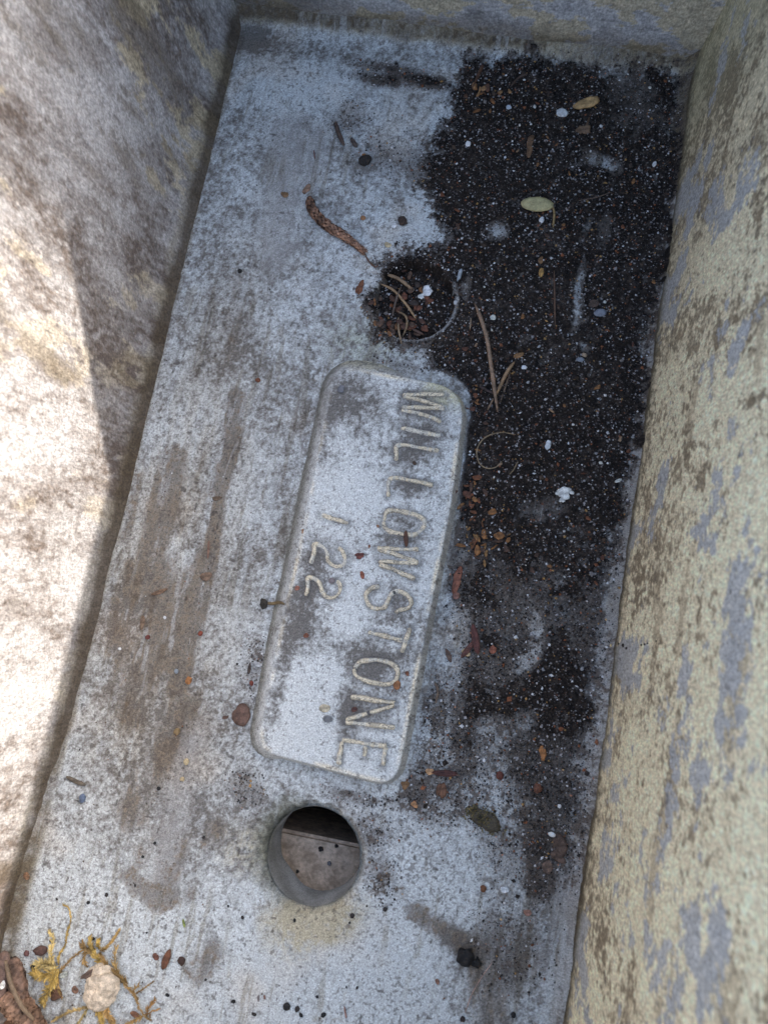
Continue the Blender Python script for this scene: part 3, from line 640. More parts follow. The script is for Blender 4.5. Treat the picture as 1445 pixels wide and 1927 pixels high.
def ztop(x, y):
    x = np.array([x]); y = np.array([y])
    zf = floor_z(x, y)
    pz, sdv = plaque_z(x, y)
    if sdv[0] > -.004: return float(max(pz[0]+zf[0]*.3, zf[0]))
    z, D = soil_z(x, y)
    return float(zf[0] if D[0] < .5 else max(z[0], zf[0]))+ (.0001 if D[0] > .3 else 0)
def place(u, v):
    p = fl(u, v, 0)
    for k in range(3): p = fl(u, v, ztop(p.x, p.y))
    return p
def mk(name, V, Fs, mat, loc, parent=None, smooth=True):
    me = bpy.data.meshes.new(name); me.from_pydata([tuple(v) for v in V], [], [tuple(f) for f in Fs]); me.update()
    for p in me.polygons: p.use_smooth = smooth
    me.materials.append(mat); o = bpy.data.objects.new(name, me); C.objects.link(o); o.location = loc
    if parent is not None: o.parent = parent
    return o
def pebble(name, u, v, L, Wd, rot, col, label=None, cat=None, group=None, rough=.7, ang=.18, flat=.6, var=.25, sub=3):
    bm = bmesh.new(); bmesh.ops.create_icosphere(bm, subdivisions=sub, radius=1)
    p = place(u, v); a = edir(u, v, rot); rx, ry = L*PX/2, Wd*PX/2; rz = min(rx, ry)*flat; sdx = RS.rand()*100
    for w in bm.verts:
        c = w.co; n = float(fbm(np.array([c.x*1.1+c.z*.7+sdx]), np.array([c.y*1.1-c.z*.6]), 1.3, 7, 3)[0]); c *= 1+ang*n
        c.x *= rx; c.y *= ry; c.z = c.z*rz+rz*.72
    bm.transform(Matrix.Rotation(a, 4, 'Z'))
    me = bpy.data.meshes.new(name); bm.to_mesh(me); bm.free(); me.materials.append(pmat(col, rough, .25, var))
    for q in me.polygons: q.use_smooth = ang < .25
    o = bpy.data.objects.new(name, me); C.objects.link(o); o.location = p
    return tag(o, label, cat, group)
def flake(name, u, v, L, Wd, rot, col, label=None, cat=None, group=None, rag=.28, curl=.25, th=.00022, lift=0.0, taper=0.0, tilt=0.0, rough=.7, var=.35, parent=None, n=22):
    p = place(u, v); a = edir(u, v, rot); rx, ry = L*PX/2, Wd*PX/2
    rs = np.random.RandomState(int(u*7+v*13) % 99991)
    A = np.linspace(0, 2*math.pi, n, endpoint=False); ph = rs.rand(5)*6.28
    kn = np.r_[rs.rand(7), 0]; kn[7] = kn[0]; pos = np.sort(np.r_[0, (np.arange(1, 7)+.5*(rs.rand(6)-.5))/7, 1]); cor = np.interp(A/6.2832, pos, kn)-.5
    rad = 1 + rag*(.35*np.sin(2*A+ph[0])+.2*np.sin(3*A+ph[1])+1.3*cor) + rag*.5*(rs.rand(n)-.5)
    K = [.0, .35, .7, 1.0]; V = []; top = []
    cz = lambda x, y: curl*(x*x/(rx*1.0+1e-9))*.5*(1 if rs is not None else 1) + math.tan(tilt)*x
    for side in (1, 0):
        for k in K[1:]:
            for i in range(n):
                x = rx*rad[i]*k*math.cos(A[i]); y = ry*rad[i]*k*math.sin(A[i])*(1-taper*(x/rx*.5+.5))
                zz = curl*(x*x/rx)*.45 + curl*.25*(y*y/ry) + math.tan(tilt)*x + (th if side else 0)*(1 if k < .95 else .55) + .00012*math.sin(x*9000+ph[4])
                V.append((x, y, zz))
        V.append((0, 0, th if side else 0))
    m = len(K)-1; Fs = []
    def idx(s, k, i): return s*(m*n+1)+k*n+(i % n)
    for s in (0, 1):
        c = s*(m*n+1)+m*n
        for i in range(n):
            f = (c, idx(s, 0, i), idx(s, 0, i+1)); Fs.append(f if s == 0 else f[::-1])
            for k in range(m-1):
                f = (idx(s, k, i), idx(s, k+1, i), idx(s, k+1, i+1), idx(s, k, i+1)); Fs.append(f if s == 0 else f[::-1])
    for i in range(n): Fs.append((idx(0, m-1, i), idx(1, m-1, i), idx(1, m-1, i+1), idx(0, m-1, i+1)))
    ca, sa_ = math.cos(a), math.sin(a)
    V = [(x*ca-y*sa_, x*sa_+y*ca, z) for x, y, z in V]
    o = mk(name, V, Fs, pmat(col, rough, .3, var), p+Vector((0, 0, .00012+lift)), None)
    return tag(o, label, cat, group)
def smooth_path(P, n=7):
    P = [Vector(p) for p in P]
    if len(P) < 3: return [P[0].lerp(P[-1], k/8) for k in range(9)]
    out = []
    for i in range(len(P)-1):
        p0 = P[i-1] if i else P[0]*2-P[1]; p3 = P[i+2] if i+2 < len(P) else P[-1]*2-P[-2]; p1, p2 = P[i], P[i+1]
        for k in range(n):
            t = k/n; out.append(.5*((2*p1)+(-p0+p2)*t+(2*p0-5*p1+4*p2-p3)*t*t+(-p0+3*p1-3*p2+p3)*t**3))
    out.append(P[-1]); return out
def path3(P, lift=.0003, arch=0.0):                          # traced points laid on whatever carries them
    out = []
    for i, q in enumerate(P):
        w = place(q[0], q[1]); t = i/max(1, len(P)-1); h = q[2] if len(q) > 2 else 0
        out.append(w+Vector((0, 0, lift+h+arch*math.sin(math.pi*t))))
    return out
def tube_geo(P, radf, seg=8, flat=1.0, groove=0.0):
    V = []; Fs = []; n = len(P)
    for i, p in enumerate(P):
        T = (P[min(i+1, n-1)]-P[max(i-1, 0)]).normalized(); N = T.cross(Vector((0, 0, 1))).normalized(); B = N.cross(T)
        r = radf(i/(n-1))
        for k in range(seg):
            a = 2*math.pi*k/seg; rr = r*(1-groove*(math.cos(2*a) > .7)); V.append(p+N*math.cos(a)*rr+B*math.sin(a)*rr*flat)
    for i in range(n-1):
        for k in range(seg): Fs.append((i*seg+k, i*seg+(k+1) % seg, (i+1)*seg+(k+1) % seg, (i+1)*seg+k))
    Fs.append(tuple(range(seg))[::-1]); Fs.append(tuple((n-1)*seg+k for k in range(seg)))
    return V, Fs
def strand(name, P, w, col, label=None, cat=None, group=None, parent=None, lift=None, arch=0.0, tip=.35, flat=.8, rough=.55, var=.3):
    r = w*PX/2; pts = smooth_path(path3(P, r*.8 if lift is None else lift, arch))
    V, Fs = tube_geo(pts, lambda t: r*(tip+(1-tip)*min(1, 5*t+.1)*min(1, 4*(1-t)+.15)), 8, flat)
    base = sum(pts, Vector())/len(pts)
    o = mk(name, [p-base for p in V], Fs, pmat(col, rough, .3, var), base)
    if parent is not None: o.parent = parent; o.location = base-parent.location
    return tag(o, label, cat, group)
def scales_geo(pts, radf, nrow, per, ln, wd, open_=.35, seed=0):
    rs = np.random.RandomState(seed); V = []; Fs = []; n = len(pts)
    for j in range(nrow):
        t = (j+.3)/nrow; i = min(n-2, int(t*(n-1))); p = pts[i].lerp(pts[i+1], t*(n-1)-i); T = (pts[i+1]-pts[i]).normalized()
        N = T.cross(Vector((0, 0, 1))).normalized(); B = N.cross(T); r = radf(t)
        for k in range(per):
            a = 2*math.pi*(k+.5*(j % 2)+.15*(rs.rand()-.5))/per; d = N*math.cos(a)+B*math.sin(a); s_ = d.cross(T)
            L = ln*(.8+.4*rs.rand())*min(1, r/radf(.5)+.2); w = wd*(.85+.3*rs.rand())*r/radf(.5); op = open_*(.5+rs.rand())
            q = p+d*r*.75; tip = q+T*L+d*L*op; b = len(V); m = q+T*L*.5+d*(L*op*.5+r*.3)
            V += [q-s_*w*.5, q+s_*w*.5, m+s_*w*.62, tip+s_*w*.2, tip-s_*w*.2, m-s_*w*.62, m-d*r*.15, tip-d*r*.1]
            Fs += [(b, b+1, b+2, b+5), (b+5, b+2, b+3, b+4), (b, b+5, b+6), (b+1, b+6, b+2), (b+5, b+4, b+7, b+6), (b+2, b+6, b+7, b+3), (b+3, b+7, b+4)]
    return V, Fs
def catkin(name, P, w, col, col2, label, group=None, rows=26, per=7, stalk=None, tipw=.6, lift=.45, ln=1.3):
    r = w*PX/2; pts = smooth_path(path3(P, r*lift*1.4)); radf = lambda t: r*(tipw+(1-tipw)*math.sin(math.pi*min(1, t*1.0+.15)))*.82
    e = empty(name, pts[len(pts)//2]-Vector((0, 0, r))); base = e.location.copy(); tag(e, label, 'catkin', group)
    V, Fs = tube_geo(pts, lambda t: radf(t)*.86, 10, .9); mk('core', [p-base for p in V], Fs, pmat(col2, .8), (0, 0, 0), e)
    V, Fs = scales_geo(pts, radf, rows, per, r*ln, r*.62, .3, 5); mk('scales', [p-base for p in V], Fs, pmat(col, .65, .45, .6, 900), (0, 0, 0), e, False)
    if stalk: strand('stalk', stalk, 3.2, col2, parent=e)
    return e

# catkin and bits on the open floor
catkin('catkin', [(583,375),(588,393),(601,413),(622,431),(645,445),(666,460),(686,476)], 19, (.27, .150, .095), (.11, .055, .032), 'long curved brown catkin lying on the pale floor left of the dark soil', rows=34, stalk=[(686,477),(694,492),(706,503),(712,498)])
flake('catkin_scale', 578, 356, 14, 26, 15, (.24, .15, .10), 'small brown catkin fragment just beyond the curved catkin tip', 'catkin fragment')
strand('bark_splinter', [(632,232),(637,250),(648,276)], 9, (.075, .05, .04), 'dark brown splinter leaning beyond the catkin on pale floor', 'splinter', flat=.5)
strand('bark_splinter', [(661,262),(672,279)], 9, (.075, .055, .045), 'short dark splinter just above the black soil lump', 'splinter', flat=.5)
pebble('soil_lump', 688, 304, 22, 20, 0, (.022, .018, .015), 'round black soil lump with an orange crumb on pale floor', 'soil lump', ang=.35)
pebble('bark_crumb', 684, 293, 9, 7, 0, (.30, .14, .05), 'tiny orange crumb resting on the black soil lump', 'crumb', ang=.4)
strand('twig', [(591,283),(593,300)], 3, (.14, .07, .06), 'very short thin twig on the smooth floor above the catkin', 'twig')
flake('bark_crumb', 536, 367, 14, 13, 0, (.20, .12, .06), 'lone tan bark crumb left of the curved catkin', 'crumb')
flake('mineral_chip', 742, 424, 13, 12, 40, (.72, .72, .68), 'white triangular mineral chip on pale floor between catkin and soil', 'mineral chip', rag=.45)
pebble('soil_lump', 758, 418, 20, 20, 0, (.05, .032, .024), 'dark brown lump beside the white triangular chip', 'soil lump', ang=.4)
flake('bark_chip', 730, 461, 15, 12, 0, (.50, .40, .24), 'pale tan chip at the soil edge above the debris-filled hollow', 'bark chip')
flake('bark_chip', 678, 541, 17, 32, 10, (.15, .06, .03), 'ragged rust brown chip on the floor left of the debris-filled hollow', 'bark chip', rag=.4)
pebble('black_seed', 452, 511, 8, 8, 0, (.012, .011, .01), 'single black speck of grit alone on the upper left floor', 'grit', ang=.3)
pebble('bark_crumb', 486, 716, 10, 10, 0, (.16, .06, .03), 'rust crumb alone on the floor left of the nameplate top', 'crumb', ang=.4)
pebble('bark_crumb', 683, 411, 9, 9, 0, (.30, .15, .07), 'orange crumb above the middle of the curved catkin', 'crumb', ang=.4)
# on the soil
e = empty('yellow_leaf', place(1010, 388)); tag(e, 'pale yellow oval leaf lying flat on dark soil', 'leaf')
lf = flake('blade', 1010, 388, 62, 31, 3, (.42, .37, .19), rag=.05, curl=-.05, th=.0007, lift=.0009, var=.16, n=30); lf.parent = e; lf.location -= e.location
strand('petiole', [(1036,385),(1042,402),(1040,430)], 4.5, (.26, .18, .08), parent=e, lift=.0006)
flake('wood_chip', 1104, 197, 52, 21, -16, (.42, .27, .12), 'golden brown wood chip on the soil near the far wall', 'wood chip', rag=.22, curl=.15, th=.0008, lift=.0004, taper=-.4)
pebble('pebble', 1057, 215, 23, 17, 5, (.56, .58, .58), 'white knobbly pebble below the golden brown wood chip', 'pebble', ang=.3)
flake('leaf_litter', 1098, 245, 26, 24, 60, (.16, .10, .06), 'brown crumpled leaf scrap under the wood chip and white pebble', 'leaf scrap', rag=.5)
strand('leaf_stalk', [(1108,222),(1102,240)], 4, (.12, .07, .04), 'short dark stalk above the crumpled leaf scrap', 'stalk')
flake('leaf_litter', 997, 275, 14, 38, 10, (.15, .085, .045), 'forked brown leaf scrap in the middle of the upper soil', 'leaf scrap', rag=.55)
flake('leaf_litter', 1017, 490, 9, 18, 0, (.20, .11, .05), 'small brown leaf scrap hanging below the yellow leaf', 'leaf scrap', rag=.3)
flake('leaf_litter', 1018, 513, 9, 20, 10, (.38, .22, .07), 'small amber leaf scrap on the soil below the yellow leaf', 'leaf scrap', rag=.25)
pebble('pebble', 1128, 590, 24, 16, -5, (.20, .22, .26), 'smooth blue grey pebble on soil near the right wall', 'pebble', ang=.1)
flake('bark_chip', 1117, 572, 22, 13, 0, (.09, .06, .045), 'dull brown chip tucked behind the blue grey pebble', 'bark chip')
pebble('pebble', 1091, 677, 15, 8, 0, (.20, .23, .27), 'small blue pebble touching a tan crumb on the soil', 'pebble', ang=.15)
pebble('bark_crumb', 1098, 669, 10, 8, 20, (.38, .28, .19), 'tan crumb touching the small blue pebble', 'crumb', ang=.3)
e = strand('pine_needle', [(893,573),(903,602),(915,645),(922,690),(929,735),(936,776)], 7.5, (.24, .16, .105), 'longest dry pine needle standing across the dark soil above the plate corner', 'pine needle', arch=.0035, tip=.25)
strand('pine_needle', [(967,682),(951,708),(934,743)], 6.5, (.31, .20, .11), 'straight tan pine needle crossing the longest one low on the right', 'pine needle', arch=.002)
strand('pine_needle', [(928,750),(917,772)], 3.5, (.24, .16, .1), 'thin needle stub poking out left of the crossed needles', 'pine needle')
strand('pine_needle', [(960,700),(950,730),(941,757)], 3, (.16, .11, .075), 'finest dark needle right behind the straight tan needle', 'pine needle')
flake('bud_scale', 975, 672, 17, 10, -20, (.26, .14, .06), 'rusty bud scale at the upper tip of the straight tan needle', 'bud scale', lift=.0015)
strand('twig', [(902,728),(918,736),(930,742)], 5, (.06, .04, .035), 'short dark twig lying left of the crossed needles', 'twig')
strand('pine_needle', [(886,599),(884,620)], 2.5, (.30, .22, .14), 'tiny pale needle stub just left of the longest needle', 'pine needle')
strand('rootlet', [(970,818),(940,815),(912,825),(897,848),(901,872),(915,882),(932,880),(944,868)], 2.4, (.24, .18, .11), 'thin curled rootlet looping on soil right of the nameplate', 'rootlet', tip=.6, arch=.001)
strand('rootlet', [(974,868),(966,884),(958,893)], 1.8, (.22, .17, .1), 'short thin rootlet right of the curled loop', 'rootlet')
strand('twig', [(1042,510),(1043,560),(1044,612)], 3.2, (.12, .07, .045), 'straight thin twig on soil between yellow leaf and blue grey pebble', 'twig')
strand('rootlet', [(1088,378),(1120,372),(1150,362)], 2.4, (.14, .10, .075), 'faint thin rootlet right of the yellow leaf', 'rootlet')
strand('twig', [(895,150),(908,125),(888,168)], 6, (.10, .05, .03), 'bent brown twig against the foot of the far wall', 'twig')
strand('twig', [(960,165),(975,148),(992,140)], 5, (.06, .04, .03), 'dark slender twig near the far wall right of the litter heap', 'twig')
flake('perlite_flake', 803, 553, 18, 26, 40, (.66, .68, .68), 'larger white lichen flake on debris in the round hollow', 'white flake', rag=.4, th=.0008, lift=.0012, tilt=.1)
flake('perlite_flake', 793, 560, 14, 13, 0, (.6, .62, .6), 'smaller white flake touching the larger one in the round hollow', 'white flake', rag=.4, th=.0006, lift=.0006)
for i, (u, v, L, W_, lb) in enumerate(((1060,930,24,20,'largest'),(1072,925,14,12,'rightmost'),(1050,926,12,10,'leftmost'),(1058,941,14,9,'lowest'))):
    flake('white_crust', u, v, L, W_, i*40, (.62, .62, .58), lb+' of the crumbled white crust bits heaped on soil by the right wall', 'crust', 'white crust bits beside the right wall', rag=.5, th=.0004)
flake('pale_bit', 1162, 905, 13, 6, -20, (.68, .66, .58), 'small ivory splinter lying close to the right wall foot', 'splinter', rag=.15)
# needles and chips in the filled round hollow
for (P, w, c, lab) in (([(727,519),(752,531),(779,550)], 7, (.22, .15, .09), 'thick pale dry needle along the top of the round hollow'),
                       ([(716,537),(742,552),(768,582),(783,603)], 5, (.27, .18, .10), 'long brown needle sloping across the round hollow'),
                       ([(755,543),(746,570),(738,600)], 4.5, (.10, .075, .06), 'dark needle crossing under the long brown one in the hollow'),
                       ([(748,588),(764,600),(766,618),(758,636)], 4, (.20, .14, .08), 'curved needle at the lower side of the round hollow'),
                       ([(750,600),(751,625),(756,650)], 4, (.26, .19, .12), 'upright pale needle at the bottom of the round hollow'),
                       ([(776,622),(797,632)], 5, (.12, .07, .05), 'short dark needle at the hollow lower right')):
    strand('pine_needle', P, w, c, lab, 'pine needle', lift=.0013, arch=.001)
rs = np.random.RandomState(4); chips = []
for i in range(46):
    a, r_ = rs.rand()*6.28, math.sqrt(rs.rand())*62; u = 765+r_*math.cos(a)-6; v = 575+r_*math.sin(a)*1.05
    c = [(.13, .05, .028), (.075, .038, .026), (.20, .095, .04), (.10, .06, .04), (.045, .032, .026)][rs.randint(5)]
    flake('bark_chip', u, v, 9+13*rs.rand(), 6+8*rs.rand(), rs.rand()*180, c, where(u, v, c, 14, 'bark chip', 12), 'bark chip', 'bark chips filling the round hollow', rag=.4, th=.0004, lift=.0001+.0009*rs.rand(), tilt=.5*(rs.rand()-.5), curl=.4*rs.rand(), n=12)
def many(name, pts, lab, cat, grp, cols, smin, smax, seed, fl_=True, lift=0):
    rs = np.random.RandomState(seed)
    for (u, v) in pts:
        c = cols[rs.randint(len(cols))]; L = smin+(smax-smin)*rs.rand()**1.5
        lab = where(u, v, c, L, lab.split('|')[-1] if '|' in lab else {'bark chip': 'bark chip', 'grit': 'grit piece', 'bead': 'bead'}[cat], smin+(smax-smin)*.3)
        if fl_: flake(name, u, v, L, L*(.25+.5*rs.rand()), rs.rand()*180, c, lab, cat, grp, rag=.4, th=.0003, lift=lift+.0001*rs.rand(), tilt=.3*(rs.rand()-.5), curl=.3*rs.rand(), n=12)
        else: pebble(name, u, v, L, L*(.6+.4*rs.rand()), rs.rand()*180, c, lab, cat, grp, ang=.3, sub=1)
def cloud(cx, cy, sx, sy, n, seed):
    rs = np.random.RandomState(seed); return [(cx+sx*rs.randn(), cy+sy*rs.randn()) for _ in range(n)]
RUST = [(.17, .065, .03), (.11, .045, .026), (.25, .12, .045), (.08, .045, .03)]
many('bark_chip', cloud(915,180,22,16,20,31), 'rusty leaf and bark bit in the litter heap by the far wall', 'bark chip', 'litter heap by the far wall', [(.2, .09, .035), (.10, .05, .03), (.32, .18, .08), (.07, .045, .03)], 8, 20, 32)
many('bark_chip', cloud(915,1020,24,20,34,33), 'rust brown shred in the heap right of the plate middle', 'bark chip', 'rusty shreds right of the nameplate', [(.22, .10, .035), (.13, .055, .025), (.22, .12, .045), (.08, .045, .03)], 7, 19, 34)
many('bark_chip', cloud(892,935,18,22,16,35), 'dark reddish shred in the patch touching the plate right side', 'bark chip', 'reddish shreds touching the nameplate', RUST, 7, 18, 36)
many('bark_chip', cloud(890,755,16,22,14,37), 'rust crumb in soil beside the plate upper right corner', 'bark chip', 'rust crumbs by the plate corner', RUST, 6, 12, 38)
rs = np.random.RandomState(40); pts = []
while len(pts) < 60:
    u, v = 840+420*rs.rand(), 140+1000*rs.rand(); q = fl(u, v)
    if soil_density(np.array([q.x]), np.array([q.y]))[0] > .8: pts.append((u, v))
many('bark_chip', pts, 'lone rust brown chip scattered over the dark soil', 'bark chip', 'rust chips scattered over the soil', RUST+[(.30, .20, .12)], 6, 13, 41)
pts = []
while len(pts) < 46:
    u, v = 840+420*rs.rand(), 150+1350*rs.rand()**1.3; q = fl(u, v)
    if soil_density(np.array([q.x]), np.array([q.y]))[0] > .5: pts.append((u, v))
many('white_grit', pts, 'tiny white grit piece scattered over the dark soil', 'grit', 'white grit scattered over the soil', [(.68, .68, .66), (.6, .6, .55), (.38, .40, .42), (.3, .3, .3)], 3.5, 8.5, 42, False)
for (u, v, L, W_, c, lab) in ((880,272,9,14,(.7,.72,.72),'white grit piece at the left edge of the upper soil'), (1018,415,9,12,(.72,.72,.7),'white grit piece just below the yellow leaf'), (927,608-10,10,10,(.6,.6,.54),'cream grit piece right of the longest needle top'),
                              (985,692,11,8,(.72,.76,.8),'bright white grit piece right of the rusty bud scale'), (1230,310,7,13,(.7,.72,.72),'white grit piece on soil close to the far right wall'), (957,203,10,9,(.45,.5,.55),'grey grit piece near the rusty litter heap'),
                              (864,519,8,26,(.30,.33,.35),'bluish crusty sliver right of the round hollow'), (1030,838,10,20,(.55,.58,.6),'pale grit cluster on soil right of the curled rootlet'), (857,530+40,8,9,(.5,.5,.5),'grey grit piece at the right rim of the hollow')):
    pebble('white_grit', u, v, L, W_, 10, c, lab, 'grit', ang=.3)
# right of and below the nameplate
flake('seed_wing', 894, 1203, 14, 50, -8, (.085, .032, .026), 'larger dark red seed wing standing over the smaller one', 'seed wing', rag=.08, curl=.4, th=.0006, lift=.0006)
flake('seed_wing', 880, 1222, 40, 10, -52, (.10, .042, .032), 'smaller dark red seed wing crossing the larger one', 'seed wing', rag=.08, curl=.3, th=.0005)
flake('leaf_litter', 876, 1228, 14, 12, 30, (.38, .28, .16), 'tan scrap tucked beneath the crossed seed wings', 'leaf scrap')
flake('bark_chip', 860, 1092, 16, 46, 18, (.19, .075, .045), 'long rust leaf piece right of the plate lettering middle', 'leaf piece', rag=.22, curl=.3)
flake('bark_chip', 858, 1122, 15, 12, 20, (.2, .1, .075), 'pale rust scrap under the long rust leaf piece', 'leaf piece')
flake('bark_chip', 927, 1223, 13, 15, 0, (.24, .085, .05), 'brick red square chip right of the seed wings', 'bark chip', rag=.2)
flake('bark_chip', 843, 1232, 9, 26, -15, (.10, .065, .05), 'thin brown chip left of the seed wings', 'bark chip')
strand('twig', [(818,1283),(824,1300),(820,1322)], 5, (.12, .085, .06), 'short crooked brown twig right of the plate lower half', 'twig')
flake('bark_chip', 1021, 1418, 13, 24, 5, (.30, .13, .045), 'orange brown chip near the right wall below mid height', 'bark chip', rag=.35)
pebble('seed', 940, 1459, 13, 14, 0, (.11, .035, .025), 'round dark red seed right of the red husk', 'seed', ang=.12)
pebble('seed', 1011, 1483, 15, 16, 0, (.12, .05, .03), 'reddish seed lump below the orange brown chip', 'seed', ang=.3)
flake('husk', 838, 1455, 44, 11, 3, (.07, .028, .024), 'dark red split husk lying below the plate right corner', 'husk', rag=.08, curl=.1, th=.0008)
strand('twig', [(855,1456),(864,1459)], 3, (.12, .07, .05), 'tiny stem at the right end of the split husk', 'twig')
flake('bark_chip', 808, 1452, 13, 13, 0, (.42, .25, .13), 'tan orange chip at the left end of the split husk', 'bark chip')
flake('bark_chip', 830, 1485, 15, 26, 10, (.12, .06, .035), 'brown rag of bark below the split husk', 'bark chip', rag=.45)
flake('bark_chip', 780, 1514, 12, 10, 30, (.36, .19, .09), 'small tan chip above right of the drain hole', 'bark chip')
flake('bark_chip', 762, 1476, 13, 14, 0, (.20, .11, .05), 'brown bit at the plate lower right corner', 'bark chip', rag=.4)
e = empty('moss_cushion', place(910, 1540)); tag(e, 'flattened olive brown moss cushion on the floor right of the drain hole', 'moss')
rs = np.random.RandomState(8); V = []; Fs = []; b0 = place(910, 1540)
for i in range(420):
    a, r_ = rs.rand()*6.28, math.sqrt(rs.rand()); q = place(910+24*r_*math.cos(a)+8*r_*math.sin(a), 1540+14*r_*math.sin(a)+10*r_*math.cos(a)) if i % 6 == 0 else q+Vector((.0006*rs.randn(), .0006*rs.randn(), 0))
    d = Vector((rs.randn(), rs.randn(), .9)).normalized(); L = .0009+.0009*rs.rand(); s_ = d.cross(Vector((0, 0, 1))).normalized()*.00016; b = len(V)
    o_ = q-b0+Vector((0, 0, .0002)); V += [o_-s_, o_+s_, o_+d*L*.5+s_*1.2, o_+d*L, o_+d*L*.5-s_*1.2]; Fs += [(b, b+1, b+2, b+4), (b+4, b+2, b+3)]
mk('foliage', V, Fs, pmat((.13, .105, .045), .8, .3, .5), (0, 0, 0), e, False)
flake('base', 910, 1540, 50, 30, 35, (.055, .045, .03), rag=.3, th=.0006, n=18).parent = e
bpy.data.objects['base'].location -= e.location
flake('leaf_litter', 1052, 1592, 26, 34, 20, (.085, .055, .04), 'crumbling dark leaf at the soil end near the right wall', 'leaf scrap', rag=.4)
flake('leaf_litter', 1050, 1612, 30, 16, 30, (.10, .065, .048), 'flat brown leaf corner under the crumbling dark leaf', 'leaf scrap', rag=.25)
flake('leaf_litter', 1030, 1632, 16, 22, 0, (.12, .08, .06), 'faint brown leaf scrap below the flat leaf corner', 'leaf scrap')
pebble('white_grit', 1038, 1570, 13, 8, 15, (.74, .74, .68), 'white oval grit left of the crumbling dark leaf', 'grit', ang=.15)
pebble('white_grit', 1052, 1517, 6, 7, 0, (.72, .72, .7), 'bright white dot at the soil edge near the right wall', 'grit', ang=.2)
pebble('bark_crumb', 909, 1672, 10, 11, 0, (.15, .065, .03), 'rust bead alone below the olive moss cushion', 'crumb', ang=.25)
flake('mineral_chip', 949, 1674, 13, 11, 20, (.68, .72, .72), 'white square chip right of the rust bead', 'mineral chip', rag=.2)
flake('bark_chip', 992, 1717, 13, 9, 10, (.28, .15, .11), 'pinkish brown chip lower right of the white square chip', 'bark chip')
pebble('charcoal_lump', 875, 1799, 27, 31, 20, (.012, .011, .011), 'larger angular black charcoal lump on the pale lower floor', 'charcoal', ang=.35, flat=.9)
pebble('charcoal_lump', 896, 1812, 17, 14, 20, (.014, .013, .012), 'smaller angular black charcoal lump beside the larger one', 'charcoal', ang=.35, flat=.9)
flake('bark_crumb', 823, 1846, 8, 8, 0, (.24, .13, .09), 'faint reddish crumb below left of the charcoal lumps', 'crumb')
strand('root_hair', [(875,1905),(888,1870),(905,1840),(925,1812)], 1.6, (.36, .24, .19), 'very fine pinkish hair running below the charcoal lumps', 'hair', tip=.8)
pebble('black_seed', 870, 1917, 9, 9, 0, (.03, .02, .018), 'dark brown bead at the lower end of the pinkish hair', 'bead', ang=.2)
pebble('black_seed', 965, 1909, 8, 9, 0, (.012, .012, .012), 'black bead near the bottom edge right of centre', 'bead', ang=.2)
# left floor
flake('bark_flake', 455, 1345, 34, 36, 30, (.115, .068, .05), 'broad flat brown bark flake left of the nameplate lower end', 'bark flake', rag=.24, th=.0007, curl=.05)
flake('bark_crumb', 424, 1350, 12, 6, 0, (.12, .07, .05), 'small brown crumb left of the broad bark flake', 'crumb')
strand('twig', [(500,1134),(512,1136),(526,1134),(536,1137)], 6, (.17, .12, .06), 'olive brown twig touching the plate left slope', 'twig')
pebble('soil_lump', 498, 1136, 14, 18, 0, (.03, .025, .018), 'black knob at the left end of the olive brown twig', 'soil lump', ang=.4)
flake('shell_fragment', 487, 1250, 16, 9, 30, (.42, .42, .41), 'pale grey shell fragment left of the plate', 'shell fragment', rag=.3, curl=.5, lift=.0004)
flake('twig_piece', 470, 1258, 6, 18, 10, (.05, .035, .028), 'dark sliver beside the pale grey shell fragment', 'sliver')
pebble('seed', 474, 1286, 8, 9, 0, (.16, .04, .025), 'dark red crumb under the pale grey shell fragment', 'crumb', ang=.2)
flake('wood_sliver', 301, 1114, 34, 8, -20, (.17, .105, .065), 'tan wood sliver across the brown silt', 'wood sliver', rag=.08)
flake('wood_sliver', 393, 1034, 5, 36, 0, (.17, .10, .07), 'upright thin brown sliver in the right silt streak', 'wood sliver', rag=.05)
flake('wood_sliver', 269, 1172, 9, 30, 5, (.15, .10, .065), 'upright brown wood sliver in the left silt patch', 'wood sliver', rag=.15)
flake('bark_chip', 390, 1085, 22, 16, 10, (.16, .105, .07), 'flat tan bark chip in the right silt streak', 'bark chip')
flake('bark_chip', 408, 938, 20, 9, -10, (.13, .09, .06), 'narrow brown chip near the top of the silt streak', 'bark chip')
pebble('pebble', 333, 1263, 9, 9, 0, (.24, .27, .29), 'tiny blue grey pebble at the lower end of the silt streak', 'pebble', ang=.15)
pebble('seed', 356, 1281, 11, 13, 0, (.30, .13, .045), 'orange seed at the lower end of the silt streak', 'seed', ang=.3)
pebble('seed', 378, 1192, 9, 9, 0, (.20, .05, .028), 'small bright red seed left of the plate middle', 'seed', ang=.2)
pebble('seed', 279, 1199, 11, 8, 0, (.12, .035, .028), 'dark red seed under the upright wood sliver', 'seed', ang=.2)
pebble('white_grit', 226, 1221, 7, 5, 0, (.75, .75, .72), 'white grit dot lowest on the left silt patch', 'grit', ang=.15)
pebble('white_grit', 311, 1162, 6, 6, 0, (.75, .75, .74), 'white grit dot right of the upright wood sliver', 'grit', ang=.15)
strand('twig', [(127,1461),(145,1470),(163,1477)], 8, (.10, .082, .06), 'short grey brown twig on the lower left floor', 'twig', flat=.5)
pebble('pebble', 157, 1501, 12, 16, 20, (.10, .13, .19), 'dark blue pebble below the grey brown twig', 'pebble', ang=.2)
pebble('pebble', 352, 1433, 10, 11, 0, (.48, .38, .22), 'cream yellow pebble on the smooth cement smear', 'pebble', ang=.2)
pebble('pebble', 344, 1466, 9, 8, 0, (.42, .33, .19), 'second cream pebble lower on the smooth cement smear', 'pebble', ang=.2)
